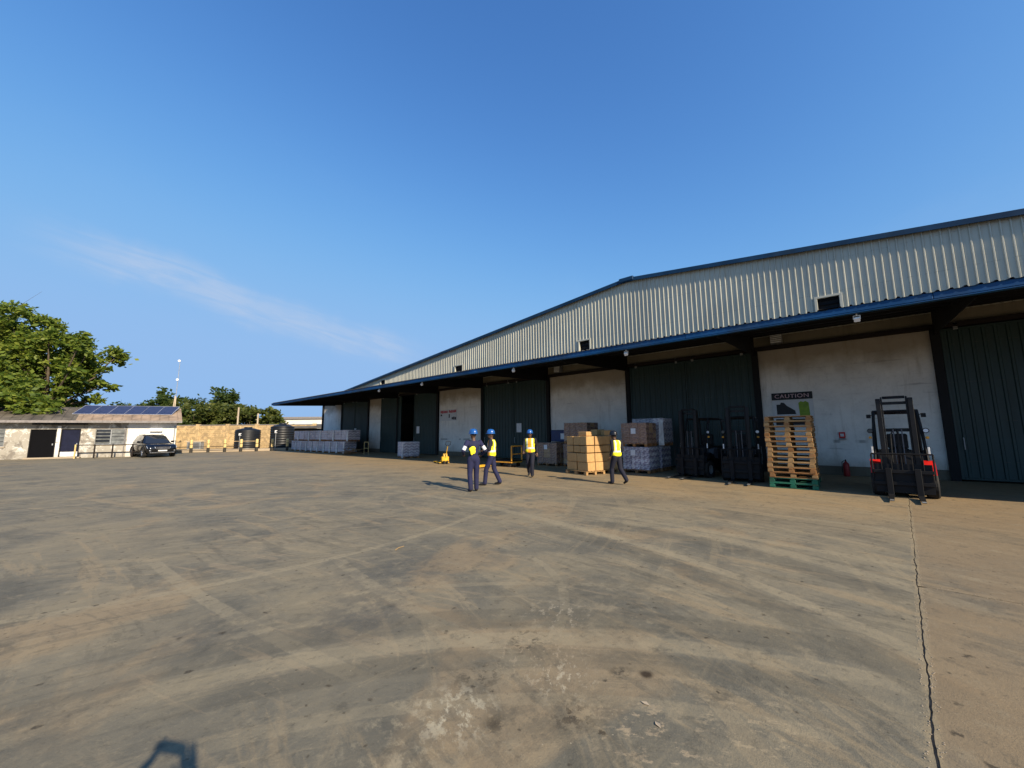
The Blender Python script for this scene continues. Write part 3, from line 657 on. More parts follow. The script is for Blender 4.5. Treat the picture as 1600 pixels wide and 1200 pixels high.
for k in range(14):
    kind = 'wood_green' if k < 2 else rp.choice(('wood', 'wood', 'wood2'))
    lab = {0: 'green wooden pallet at the foot of the tall stack', 1: 'green wooden pallet, second from the foot of the tall stack', 13: 'pale wooden pallet at the top of the tall stack'}.get(k, 'pale wooden pallet in the tall stack, %s from the bottom' % ORD[k])
    xo = .4 * xo + rp.uniform(-.018, .018); yo = .4 * yo + rp.uniform(-.016, .016)
    t = thing('pallet', lab, 'pallet', (14.10 + xo, 1.50 + yo, k * PH + .002), R(90) + rp.uniform(-.015, .015), 'pallets in the tall stack')
    t.scale = (.93, 1., 1.)
    pallet(t, kind, 0, rp, ('wood_green',) if k < 2 else ('wood', 'wood', 'wood2'))
# ------------------------------------------------------------------ pallet loads
CARTON = {}
def carton_mesh(dx, dy, dz, mt):
    key = (round(dx, 3), round(dy, 3), round(dz, 3), mt)
    if key not in CARTON:
        CARTON[key] = MB().box(-dx / 2, -dy / 2, 0, dx / 2, dy / 2, dz, .012).mesh('carton', M[mt])
    return CARTON[key]
rl = random.Random(21)
def load(label, x, y, z, sx, sy, h, nx, ny, nz, mt, film=None, pk='wood2', group='pallet loads under the canopy', rz=0., label_card=None, shell_only=True):
    """cartons on a pallet, held by stretch film: one thing. Origin at the base centre"""
    t = thing('pallet_load', label, 'pallet load', (x, y, z + .002), rz + rl.uniform(-.015, .015), group)
    p = MB()
    for yy in (-.45, 0., .45):
        q = yy * sy; p.box(-sx / 2, q - .05, 0, sx / 2, q + .05, .022)
        for xx in (-.44, 0., .44): p.box(xx * sx - .07, q - .05, .0225, xx * sx + .07, q + .05, .10)
    n = 7
    for i in range(n):
        q = -sy / 2 + .05 + i * (sy - .1) / (n - 1); p.box(-sx / 2, q - .045, .1235, sx / 2, q + .045, .1455)
    for xx in (-.44, 0., .44): p.box(xx * sx - .05, -sy / 2, .101, xx * sx + .05, sy / 2, .123)
    p.build('pallet', M[pk], t)
    dx, dy, dz = sx / nx, sy / ny, (h - .148) / nz
    me0 = carton_mesh(dx - .008, dy - .008, dz - .006, mt); alt = carton_mesh(dx - .014, dy - .014, dz - .006, {'brown_carton': 'carton', 'grey_carton': 'white_carton', 'white_carton': 'grey_carton'}[mt])
    for a in range(nx):
        for b_ in range(ny):
            for c_ in range(nz):
                if shell_only and 0 < a < nx - 1 and 0 < b_ < ny - 1 and c_ < nz - 1: continue
                me = alt if rl.random() < .14 else me0
                link('carton', me, t, (-sx / 2 + (a + .5) * dx + rl.uniform(-.009, .006), -sy / 2 + (b_ + .5) * dy + rl.uniform(-.007, .007), .148 + c_ * dz))
    if film:
        f = MB(); f.box(-sx / 2 - .018, -sy / 2 - .016, .09, sx / 2 + .016, sy / 2 + .016, h + .012, .02); f.build('stretch_film', M[film], t)
        if film == 'film':      # gathered film hanging at the corner
            f = MB()
            for s_ in range(3):
                f.add([(-sx / 2 - .02 - .01 * s_, -sy / 2 + .02 + .05 * s_, h - .05), (-sx / 2 - .02 - .012 * s_, -sy / 2 + .05 + .05 * s_, h - .06), (-sx / 2 - .03 - .02 * s_, -sy / 2 + .10 + .05 * s_, .03), (-sx / 2 - .035 - .02 * s_, -sy / 2 - .02 + .05 * s_, .02)], [(0, 1, 2, 3)])
            f.build('film_tail', M['white'], t)
    if label_card:
        f = MB(); yy, zz = label_card; f.box(-sx / 2 - .028, yy - .10, zz - .11, -sx / 2 - .022, yy + .10, zz + .11); f.build('label_sheet', M['paper'], t)
    return t
# long two-high row beyond the open doorway
for i in range(9):
    y = 33.65 + i * 1.36
    load('white film-wrapped pallet load, lower row of the long stack, %s from near end' % ORD[i] if i else 'white film-wrapped pallet load at the near end of the lower row, beside the wood pile', 16.15, y, 0, 1.05, 1.25, 1.03, 3, 3, 4, 'white_carton' if i % 3 else 'grey_carton', 'film', group='film-wrapped loads in the long two-high row')
for i in range(9):
    y = 33.1 + i * 1.36
    load('white film-wrapped pallet load, upper row of the long stack, %s from near end' % ORD[i] if i else 'white film-wrapped pallet load at the near end of the upper row', 16.15 + rl.uniform(-.03, .03), y, 1.044, 1.05, 1.25, .98, 3, 3, 4, 'white_carton' if i not in (5, 6) else 'grey_carton', 'film_thin' if i % 2 else 'film', group='film-wrapped loads in the long two-high row')
load('single white film-wrapped pallet load standing alone before the open doorway', 15.55, 23.35, 0, 1.1, 1.3, 1.10, 3, 3, 5, 'white_carton', 'film', group=None, rz=R(-15))
load('low brown pallet load with a white label, beside the worker facing us', 16.35, 11.72, 0, 1.05, 1.2, 1.13, 3, 3, 4, 'brown_carton', 'film_thin', label_card=(.05, .92))
load('dark brown pallet load behind the low labelled one, under the blue box', 17.65, 11.75, 0, 1.05, 1.2, 1.15, 3, 3, 4, 'brown_carton', 'film_thin')
bb = thing('blue_box', 'dark blue printed box with white label on the rear brown load', 'box', (17.35, 11.75, 1.17))
MB().box(-.4, -.5, 0, .4, .5, .58, .02).build('box', M['blue_carton'], bb); MB().box(-.408, -.40, .12, -.402, -.12, .42).build('label_sheet', M['paper'], bb); MB().box(-.4, -.5, .5805, .4, .5, .60, .008).build('lid', M['blue_carton'], bb)
load('lower brown pallet load behind the tan cartons', 16.55, 10.20, 0, 1.05, 1.3, 1.08, 3, 3, 4, 'brown_carton', 'film_thin')
load('upper brown pallet load stacked behind the tan cartons', 16.55, 10.15, 1.10, 1.05, 1.3, 1.0, 3, 4, 4, 'brown_carton', 'film_thin')
load('lower lilac grey pallet load with white label, right of the fourth worker', 15.62, 6.76, 0, 1.05, 1.12, 1.03, 3, 3, 4, 'grey_carton', 'film_thin', 'wood2', label_card=(.1, .8))
load('lower lilac grey pallet load behind the near corner one', 16.78, 6.72, 0, 1.05, 1.15, 1.03, 3, 3, 4, 'grey_carton', 'film_thin')
load('brown pallet load on top of the lilac grey load', 15.60, 6.80, 1.045, 1.0, 1.08, .95, 3, 3, 4, 'brown_carton', 'film_thin', label_card=(.0, .62))
load('tall pale grey film-wrapped pallet load at the back of the block, upper tier', 16.85, 6.72, 1.045, 1.05, 1.35, 1.15, 3, 3, 4, 'grey_carton', 'film')
# tan cartons on two bare pallets, not wrapped: every carton can be lifted off
RZ = R(-16); cR, sR = math.cos(RZ), math.sin(RZ)
for (px, py, nm) in ((13.72, 8.28, 'front'), (14.70, 8.15, 'rear')):
    t = thing('pallet', 'wooden pallet under the %s tan carton stack' % nm, 'pallet', (px, py, .002), R(90) + RZ, 'pallets under the tan cartons'); pallet(t, 'wood')
    z = .15
    for ti, (dz, ny, nx) in enumerate(((.34, 2, 2), (.34, 2, 2), (.27, 3, 2), (.35, 3, 2))):
        for a in range(nx):
            for b_ in range(ny):
                if ti == 3 and nm == 'front' and a == 1 and b_ == 2: continue
                dx, dy = .86 / nx, 1.22 / ny
                mt_ = 'carton'
                o = link('carton', carton_mesh(dx - .03, dy - .035, dz - .012, mt_), None, None, (0, 0, RZ + rl.uniform(-.03, .03)))
                lx, ly = -.43 + (a + .5) * dx + rl.uniform(-.012, .012), -.61 + (b_ + .5) * dy + rl.uniform(-.014, .014); o.location = (px + cR * lx - sR * ly, py + sR * lx + cR * ly, z + .002)
                ps = ('front' if a == 0 else 'back') + ' ' + (('right', 'left') if ny == 2 else ('right', 'middle', 'left'))[b_]
                tag(o, 'tan carton at the %s of the %s tier in the %s unwrapped stack' % (ps, ('lowest', 'second', 'third', 'top')[ti], nm), 'carton', 'tan cartons in the unwrapped stacks')
                f = MB(); f.box(-dx / 2 + .016, -.025, dz - .0118, dx / 2 - .016, .025, dz - .0108); f.build('tape', M['brown_carton'], o)
        z += dz + (.018 if ti in (1, 2) else 0)
for (x, y, z, dx, dy, dz, rz_, nm) in ((13.55, 8.12, 1.488, .34, .42, .17, .1, 'small flat tan carton on top of the front unwrapped stack'), (14.62, 7.75, 1.49, .36, .34, .22, -.4, 'small tan carton on top of the rear unwrapped stack, sunlit side'), (14.95, 8.35, 1.49, .40, .44, .26, -.2, 'larger tan carton on top of the rear unwrapped stack')):
    o = tag(link('carton', carton_mesh(dx, dy, dz, 'carton'), None, (x, y, z), (0, 0, RZ + rz_)), nm, 'carton', 'tan cartons in the unwrapped stacks'); MB().box(-dx / 2 + .012, -.025, dz + .0002, dx / 2 - .012, .025, dz + .0012).build('tape', M['brown_carton'], o)
# wood heap at the end of the long row
wp = thing('wood_pile', 'heap of broken brown pallet wood at the end of the long row', 'wood pile', (15.35, 31.3, 0)); rw = random.Random(8)
for k in range(22):
    Mr = Matrix.Translation((rw.uniform(-.35, .35), rw.uniform(-.75, .75), .03 + k * .022)) @ Matrix.Rotation(rw.uniform(-.6, .6) + R(90) * (k % 2), 4, 'Z') @ Matrix.Rotation(rw.uniform(-.12, .12), 4, 'Y')
    MB().box(-.5, -.05, -.012, .5, .05, .012, .003, Mr).build('plank', M[rw.choice(('wood', 'wood2', 'wood2'))], wp)
fr = thing('yellow_frame', 'thin yellow steel frame standing behind the wood pile', 'frame', (16.2, 30.4, 0))
MB().tube([(0, .35, 0), (0, .35, 1.0), (0, -.35, 1.0), (0, -.35, 0)], .025, 8).build('frame', M['bol_y'], fr); MB().tube([(0, .35, .5), (0, -.35, .5)], .018, 8).build('rail', M['bol_y'], fr)

# ------------------------------------------------------------------ pallet trucks and trolley
def pallet_truck(label, x, y, rz, handle=50):
    t = thing('pallet_truck', label, 'pallet truck', (x, y, 0), rz)
    for s in (-1, 1):
        f = MB(); f.box(-.05, s * .2 - .08, .05, 1.12, s * .2 + .08, .10, .012); f.box(1.12, s * .2 - .05, .05, 1.2, s * .2 + .05, .085, .012); f.build('fork', M['yellow'], t)
        w = MB(); w.cyl((1.0, s * .2 - .05, .042), (1.0, s * .2 + .05, .042), .04, n=14); w.build('roller', M['rubber'], t)
    b = MB(); b.box(-.22, -.2, .14, -.02, .2, .40, .03); b.prism([(-.22, .40), (-.02, .40), (-.07, .56), (-.17, .56)], 'y', -.1, .1); b.build('pump_body', M['yellow'], t)
    for s in (-1, 1):
        w = MB(); w.cyl((-.2, s * .09 - .03, .095), (-.2, s * .09 + .03, .095), .095, n=18); w.build('steer_wheel', M['rubber'], t)
    a = R(handle); p0 = Vector((-.18, 0, .3)); p1 = p0 + Vector((-math.cos(a), 0, math.sin(a))) * .75
    h = MB(); h.cyl(p0, p1, .025, .02, 10); h.build('drawbar', M['yellow'], t)
    h = MB(); d = (p1 - p0).normalized(); q = p1 + d * .28
    h.tube([p1, p1 + d * .1 + Vector((0, .13, 0)), q + Vector((0, .13, 0)), q + Vector((0, -.13, 0)), p1 + d * .1 + Vector((0, -.13, 0)), p1], .014, 8); h.build('handle', M['steel'], t)
    return t
pallet_truck('yellow hand pallet truck standing before the white wall panel with the print board', 13.6, 17.0, R(70), 62)
pallet_truck('yellow hand pallet truck parked between the two nearer workers', 12.6, 13.6, R(10), 78)
tr = thing('platform_trolley', 'amber steel platform trolley with square end frame behind the second worker', 'trolley', (14.45, 13.25, 0), R(90))
MB().box(-.75, -.4, .26, .75, .4, .32, .01).build('platform', M['steel'], tr)
MB().box(-.76, -.41, .20, .76, .41, .259, .01).build('chassis', M['orange_y'], tr)
for x in (-.55, .55):
    for y in (-.33, .33): MB().cyl((x, y - .035, .1), (x, y + .035, .1), .1, n=18).build('wheel', M['rubber'], tr); 
for x in (-.74,): MB().tube([(x, -.38, .3), (x, -.38, 1.0), (x, .38, 1.0), (x, .38, .3)], .035, 10).build('end_frame', M['orange_y'], tr); MB().tube([(x, -.38, .62), (x, .38, .62)], .025, 8).build('frame_bar', M['orange_y'], tr)

# ------------------------------------------------------------------ forklifts (forks to -X)
def forklift(label, x, y, rz, lights=True, red=True, group='forklifts in the canopy shade'):
    t = thing('forklift', label, 'forklift', (x, y, 0), rz, group); rd = M['red'] if red else M['dark']
    # chassis side silhouette with step, and counterweight
    b = MB(); b.prism([(-.12, .22), (1.0, .18), (1.0, .62), (.55, .66), (.30, .40), (.05, .40), (-.12, .55)], 'y', -.44, .44); b.build('chassis', M['dark'], t)
    b = MB(); b.prism([(1.0, .16), (1.62, .30), (1.72, .5), (1.72, .95), (1.60, 1.08), (1.0, 1.0)], 'y', -.50, .50); c_ = b.build('counterweight', M['dark'], t)
    b = MB(); b.prism([(.60, .66), (1.0, .63), (1.0, 1.02), (.72, .98)], 'y', -.36, .36); b.build('engine_hood', M['screen'], t)
    for s in (-1, 1):      # front mudguards carry the paint colour
        b = MB(); b.prism([(-.30, .56), (-.22, .74), (.02, .88), (.26, .80), (.36, .62), (.26, .62), (.02, .70), (-.2, .58)], 'y', s * .47 - .10, s * .47 + .10); b.build('mudguard', rd, t)
    # seat and controls
    st = MB(); st.box(.62, -.22, 1.0, 1.05, .22, 1.12, .03); st.box(.98, -.2, 1.12, 1.10, .2, 1.52, .03); st.build('seat', M['rubber'], t)
    w = MB(); w.cyl((.18, 0, .6), (.36, 0, 1.12), .03, n=8); w.lathe([(.15, -.012), (.165, 0), (.15, .012), (.135, 0), (.15, -.012)], 20, (.38, 0, 1.15), Matrix.Rotation(R(-28), 3, 'Y')); w.build('steering_column', M['rubber'], t)
    ds = MB(); ds.prism([(-.05, .62), (.16, .62), (.22, 1.02), (.08, 1.06)], 'y', -.4, .4); ds.build('dashboard', M['dark'], t)
    # overhead guard
    g = MB()
    for s in (-1, 1):
        g.tube([(.02, s * .47, .80), (.18, s * .44, 1.5), (.36, s * .40, 2.10)], .032, 8); g.tube([(1.42, s * .44, 1.0), (1.30, s * .42, 2.08)], .032, 8); g.tube([(.36, s * .40, 2.10), (1.30, s * .42, 2.08)], .035, 8)
    g.tube([(.36, -.42, 2.10), (.36, .42, 2.10)], .035, 8); g.tube([(1.30, -.42, 2.08), (1.30, .42, 2.08)], .03, 8)
    gd = g.build('overhead_guard', M['dark'], t)
    for k in range(5): MB().tube([(.36, -.28 + .14 * k, 2.115), (1.30, -.28 + .14 * k, 2.095)], .013, 6).build('guard_bar', M['dark'], gd)
    # mast: outer channels, inner channels, cross members, cylinders, chains
    ms = MB()
    for s in (-1, 1):
        ms.box(-.34, s * .285 - .045, .12, -.18, s * .285 + .045, 2.40, .006)
    ms.box(-.22, -.24, 2.25, -.16, .24, 2.32, .006); ms.box(-.20, -.24, 1.58, -.15, .24, 1.66, .006); ms.box(-.22, -.24, .16, -.16, .24, .30, .006)
    mo = ms.build('mast', M['dark'], t)
    mi = MB()
    for s in (-1, 1): mi.box(-.325, s * .222 - .016, .10, -.205, s * .222 + .016, 2.44, .004)
    mi.box(-.30, -.20, 2.39, -.22, .20, 2.455, .006); mi.build('inner_rail', M['steel'], mo)
    cy = MB(); cy.cyl((-.24, 0, .2), (-.24, 0, 1.25), .045, n=14); cy.cyl((-.24, 0, 1.25), (-.24, 0, 1.62), .022, n=12); cy.build('lift_cylinder', M['dark'], mo)
    for s in (-1, 1): MB().cyl((-.27, s * .075, .6), (-.27, s * .075, 1.64), .012, n=6).build('chain', M['screen'], mo)
    hz = MB(); hz.tube([(-.28, .13, .45), (-.30, .15, .9), (-.28, .13, 1.5), (-.24, .06, 1.66), (-.22, -.03, 1.5)], .013, 6); hz.build('hose', M['rubber'], mo)
    # carriage with load backrest
    ca = MB(); ca.box(-.41, -.52, .30, -.36, .52, .38, .006); ca.box(-.41, -.52, .58, -.36, .52, .66, .006)
    for s in (-1, 1): ca.box(-.40, s * .30 - .03, .38, -.37, s * .30 + .03, .58)
    ca.box(-.355, -.50, .12, -.345, .50, .80); co = ca.build('carriage', M['steel'], t)
    lb = MB(); lb.tube([(-.38, -.53, .45), (-.38, -.53, 1.04), (-.38, .53, 1.04), (-.38, .53, .45)], .018, 8); lb.build('load_backrest', M['steel'], co)
    for k in range(5): MB().tube([(-.38, -.36 + .18 * k, .66), (-.38, -.36 + .18 * k, 1.04)], .011, 6).build('backrest_bar', M['steel'], co)
    for s in (-1, 1):
        f = MB(); yy = s * .25
        f.box(-.46, yy - .055, .06, -.415, yy + .055, .70, .006)
        f.add([(-.46, yy - .055, .045), (-.46, yy + .055, .045), (-.46, yy - .055, .09), (-.46, yy + .055, .09), (-1.42, yy - .035, .046), (-1.42, yy + .035, .046), (-1.42, yy - .035, .056), (-1.42, yy + .035, .056)],
              [(0, 1, 5, 4), (2, 6, 7, 3), (0, 4, 6, 2), (1, 3, 7, 5), (4, 5, 7, 6), (0, 2, 3, 1)])
        fo = f.build('fork', M['steel'], t); MB().box(-1.424, yy - .034, .0565, -1.12, yy + .034, .062).build('worn_tip', M['grey_metal'], fo)
        for (xx, rr_, ww, yw) in ((0., .30, .11, .47), (1.28, .23, .09, .42)):
            wv = MB(); yc = s * yw
            wv.lathe([(rr_ * .55, -ww), (rr_ * .92, -ww), (rr_, -ww * .75), (rr_, ww * .75), (rr_ * .92, ww), (rr_ * .55, ww)], 24, (xx, yc, rr_), Matrix.Rotation(R(90), 3, 'X')); wo = wv.build('wheel', M['rubber'], t)
            rv = MB(); rv.lathe([(.001, ww * .5), (rr_ * .2, ww * .5), (rr_ * .25, ww * .35), (rr_ * .56, ww * .8), (rr_ * .56, -ww * .8), (.001, -ww * .6)], 20, (xx, yc, rr_), Matrix.Rotation(R(90) * (-s), 3, 'X')); rv.build('rim', M['grey_metal'], wo)
        # work lamps and mirrors on the guard legs
        lm = MB(); lm.cyl((.16, s * .50, 1.60), (.10, s * .50, 1.60), .05, .062, 16); lm.build('lamp_housing', M['dark'], t)
        ln = MB(); ln.cyl((.099, s * .50, 1.60), (.094, s * .50, 1.60), .045, n=16); ln.build('lamp_lens', M['glass_dark' if s > 0 else 'lens'], t)
        sgn = MB(); sgn.box(.08, s * .51 - .03, 1.40, .14, s * .51 + .03, 1.46, .01); sgn.build('indicator', M['orange_y'], t)
        MB().box(-.02, s * .50 - .018, 1.04, -.012, s * .50 + .018, 1.20, .003).build('reflector', M['lamp'], t)
        mr = MB(); mr.tube([(.34, s * .42, 2.0), (.22, s * .52, 2.02)], .01, 6); mr.box(.18, s * .50 - .045, 1.93, .20, s * .50 + .045, 2.03, .008); mr.build('mirror', M['dark'], t)
    return t
forklift('black forklift with red mudguards standing nearest, before the white wall', 13.72, -.74, R(-2), group='forklifts in the canopy shade')
forklift('dark forklift parked beside the pallet stack before the green doors', 14.75, 2.95, R(6), red=False)
forklift('dark forklift parked between the grey pallet loads and another forklift', 15.2, 4.55, R(-12), red=False)

# ------------------------------------------------------------------ people
def sdf_capsule(p, a, b, ra, rb):
    a, b = np.array(a), np.array(b); ab = b - a; tt = np.clip(((p - a) @ ab) / max(ab @ ab, 1e-9), 0, 1)
    return np.linalg.norm(p - (a + tt[:, None] * ab), axis=1) - (ra + (rb - ra) * tt)
def capsule(mb, a, b, ra, rb, n=14):
    a, b = Vector(a), Vector(b); L = (b - a).length; d = (b - a).normalized() if L > 1e-6 else Vector((0, 0, 1))
    prof = [(max(1e-4, ra * math.cos(q)), ra * math.sin(q)) for q in [R(-90 + 22.5 * i) for i in range(5)]] + [(max(1e-4, rb * math.cos(q)), L + rb * math.sin(q)) for q in [R(22.5 * i) for i in range(5)]]
    mb.lathe(prof, n, a, d.to_track_quat('Z', 'Y').to_matrix())
def remesh(mb, voxel, smooth=6):
    me = mb.mesh('tmp', []); o = bpy.data.objects.new('tmp', me); COL.objects.link(o)
    md = o.modifiers.new('r', 'REMESH'); md.mode = 'VOXEL'; md.voxel_size = voxel
    sm = o.modifiers.new('s', 'SMOOTH'); sm.factor = .5; sm.iterations = smooth
    dg = bpy.context.evaluated_depsgraph_get(); ev = bpy.data.meshes.new_from_object(o.evaluated_get(dg)); bpy.data.objects.remove(o)
    V = np.empty(len(ev.vertices) * 3); ev.vertices.foreach_get('co', V); V = V.reshape(-1, 3); F = [tuple(p.vertices) for p in ev.polygons]; bpy.data.meshes.remove(ev)
    return V, F
def person(label, loc, rz, J, top, legs, helmet='helmet', vest=None, scale=1., bands=False, group=None, hold=None, look=0.):
    """J: joints of the pose, x forward, y left. Body is one remeshed surface; hands with fingers are joined to it"""
    t = thing('person', label, 'person', loc, rz, group); t.scale = (scale,) * 3
    prims = []      # (kind, args, material index)  0 skin 1 top 2 legs 3 boots 4 hair 5 silver
    def cap(a, b, ra, rb, mi): prims.append(('c', a, b, ra, rb, mi))
    def ell(c, r, mi): prims.append(('e', c, r, None, None, mi))
    hp, ch, nk, hd = Vector(J['hip']), Vector(J['chest']), Vector(J['neck']), Vector(J['head'])
    ell(hp, (.125, .172, .13), 2); ell((hp + ch) / 2, (.102, .145, .19), 1); ell(ch, (.112, .168, .185), 1)
    ell(ch + Vector((0, .10, .06)), (.085, .09, .10), 1); ell(ch + Vector((0, -.10, .06)), (.085, .09, .10), 1)
    cap(ch + Vector((0, 0, .14)), nk, .065, .052, 0); cap(nk, hd - Vector((0, 0, .04)), .052, .056, 0)
    fw = Vector((math.cos(look), math.sin(look), 0)); lf = Vector((-math.sin(look), math.cos(look), 0)); up = Vector((0, 0, 1))
    ell(hd + up * .02, (.098, .078, .105), 0); ell(hd - up * .055 + fw * .028, (.062, .055, .065), 0); ell(hd - up * .095 + fw * .06, (.025, .03, .022), 0)
    ell(hd + fw * .094 - up * .018, (.020, .015, .030), 0); ell(hd + fw * .085 + up * .022, (.018, .045, .012), 0); ell(hd + fw * .088 - up * .062, (.014, .026, .012), 0)
    for s in (-1, 1): ell(hd + lf * s * .078 - up * .01 - fw * .005, (.018, .010, .032), 0)
    ell(hd + up * .035 - fw * .012, (.100, .082, .098), 4)
    for s, k in ((1, 'l'), (-1, 'r')):
        h_, kn, an, toe = (Vector(J[k + q]) for q in ('hip', 'knee', 'ankle', 'toe'))
        cap(h_, kn, .100, .076, 2); cap(kn, an, .076, .066, 2); cap(an - up * .02, an - up * .045, .048, .045, 3); cap(an - up * .045 - (toe - an) * .12, toe, .042, .036, 3)
        sh, el, wr = (Vector(J[k + q]) for q in ('sh', 'el', 'wr'))
        cap(sh, el, .064, .054, 1); cap(el, el + (wr - el) * .82, .054, .042, 1); cap(el + (wr - el) * .8, wr, .030, .026, 0)
    mb = MB()
    for p in prims:
        if p[0] == 'c': capsule(mb, p[1], p[2], p[3], p[4])
        else: mb.sph(p[1], p[2], 14)
    V, F = remesh(mb, .0145)
    C = np.array([V[list(f)].mean(0) for f in F]); best = np.full(len(F), 1e9); mi = np.zeros(len(F), int)
    for p in prims:
        if p[0] == 'c': d = sdf_capsule(C, p[1], p[2], p[3], p[4])
        else:
            q = (C - np.array(p[1])) / np.array(p[2]); d = (np.linalg.norm(q, axis=1) - 1) * min(p[2])
        k_ = d < best; best[k_] = d[k_]; mi[k_] = p[5]
    if bands:
        for k in 'lr':
            el, wr = np.array(J[k + 'el']), np.array(J[k + 'wr']); sh = np.array(J[k + 'sh'])
            d = sdf_capsule(C, el + (sh - el) * .36, el + (sh - el) * .2, .066, .066); mi[(d < 0) & (mi == 1)] = 5
    hb = MB()
    for s, k in ((1, 'l'), (-1, 'r')):
        el, wr = Vector(J[k + 'el']), Vector(J[k + 'wr']); d = (wr - el).normalized(); side = Vector((-d.y, d.x, 0)); side = side.normalized() if side.length > .1 else Vector((1, 0, 0)); nn = d.cross(side).normalized()
        # palm plane: fingers curl towards nn
        pc = wr + d * .045; Mp = Matrix((side, nn, d)).transposed(); hb.sph(pc, (.038, .017, .052), 10, Mp)
        for q, (o_, L) in enumerate(((-.028, .070), (-.010, .080), (.010, .076), (.027, .060))):
            a = wr + d * .082 + side * o_; b_ = a + d * L * .55 + nn * .010; c_ = b_ + d * L * .30 + nn * L * .35
            capsule(hb, a, b_, .0095, .0085, 8); capsule(hb, b_, c_, .0085, .007, 8)
        th = side * -s
        a = wr + d * .03 + th * .030; b_ = a + d * .03 + th * .028 + nn * .008; c_ = b_ + d * .030 + th * .006 + nn * .012
        capsule(hb, a, b_, .012, .010, 8); capsule(hb, b_, c_, .010, .008, 8)
    eb = MB()
    for s in (-1, 1): eb.sph(hd + fw * .086 + lf * s * .032 + up * .002, .0105, 8)
    vs = [tuple(v) for v in V]; fs = list(F); mi = list(mi)
    for extra, m_ in ((hb, 0), (eb, 4)):
        o_ = len(vs); vs += extra.v; fs += [tuple(i + o_ for i in f) for f in extra.f]; mi += [m_] * len(extra.f)
    me = bpy.data.meshes.new('body'); me.from_pydata(vs, [], fs)
    for q in (M['skin'], M[top], M[legs], M['shoe'], M['hair'], M['silver']): me.materials.append(q)
    me.polygons.foreach_set('material_index', [int(x) for x in mi]); me.polygons.foreach_set('use_smooth', [True] * len(fs)); me.update()
    link('body', me, t)
    if helmet:
        hm = MB(); prof_ = [(.126, -.004), (.122, .012), (.124, .04), (.112, .085), (.085, .118), (.045, .138), (.001, .143)]
        Mh = Matrix((fw, lf, up)).transposed() @ Matrix.Diagonal((1.06, .92, 1)).to_3x3()
        hm.lathe(prof_, 24, hd + up * .045, Mh); hm.lathe([(.120, -.002), (.142, -.010), (.142, -.006), (.122, .006)], 24, hd + up * .045, Mh)
        for k in range(3): capsule(hm, hd + up * .15 - fw * .09 + lf * (k - 1) * .035, hd + up * .168 + fw * .07 + lf * (k - 1) * .035, .012, .012, 8)
        hp_ = [hd + up * .042 + (fw * math.cos(a) * .20 + lf * math.sin(a) * .125) for a in [R(-70 + 14 * i) for i in range(11)]]; hi_ = [hd + up * .052 + (fw * math.cos(a) * .125 + lf * math.sin(a) * .105) for a in [R(-70 + 14 * i) for i in range(11)]]
        hm.add(hp_ + hi_, [(i, i + 1, 12 + i, 11 + i) for i in range(10)]); hm.build('helmet', M[helmet], t, True)
    if vest:
        vb = MB()
        vb.sph(hp + up * .05, (.140, .190, .150), 14); vb.sph((hp + ch) / 2, (.135, .178, .22), 14); vb.sph(ch, (.142, .196, .21), 14)
        for s in (-1, 1): vb.sph(ch + Vector((0, s * .10, .07)), (.112, .105, .115), 14)
        V, F = remesh(vb, .016); C = np.array([V[list(f)].mean(0) for f in F])
        zt_, zb_ = ch.z + .165, hp.z - .03
        keep = [i for i in range(len(F)) if zb_ < C[i, 2] < zt_ and not (abs(C[i, 1] - ch.y) > .165 and C[i, 2] > ch.z - .04 and abs(C[i, 0] - ch.x) < .075)]
        mv = []
        for i in keep:
            x, y, z = C[i] - np.array(ch); k = 0
            if abs(y) < .055 and x > 0 and vest == 'o': k = 1
            if vest == 'side' and x > .03: k = 1
            if -.22 < z < -.17 or (abs(abs(y) - .10) < .022 and z > -.17): k = 2
            mv.append(k)
        me = bpy.data.meshes.new('vest'); me.from_pydata([tuple(v) for v in V], [], [F[i] for i in keep])
        for q in (M['hivis'], M['hivis_o'], M['silver']): me.materials.append(q)
        me.polygons.foreach_set('material_index', mv); me.polygons.foreach_set('use_smooth', [True] * len(keep)); me.update(); link('vest', me, t)
    if hold: hold(t, J)
    return t
def pose(**k):
    J = dict(hip=(0, 0, .92), chest=(0, 0, 1.26), neck=(.01, 0, 1.46), head=(.03, 0, 1.575),
             lhip=(0, .09, .88), rhip=(0, -.09, .88), lknee=(.02, .10, .48), rknee=(.02, -.10, .48), lankle=(-.02, .11, .09), rankle=(-.02, -.11, .09), ltoe=(.13, .13, .04), rtoe=(.13, -.13, .04),
             lsh=(0, .19, 1.38), rsh=(0, -.19, 1.38), lel=(-.03, .25, 1.10), rel=(-.03, -.25, 1.10), lwr=(.08, .26, .88), rwr=(.08, -.26, .88))
    J.update(k); return J
def facing(x, y): return math.atan2(y, x)
def notebook(t, J):
    a = Vector(J['lwr']); MB().box(a.x + .02, a.y - .17, a.z + .01, a.x + .24, a.y - .02, a.z + .03, .004).build('notebook', M['paper'], t)
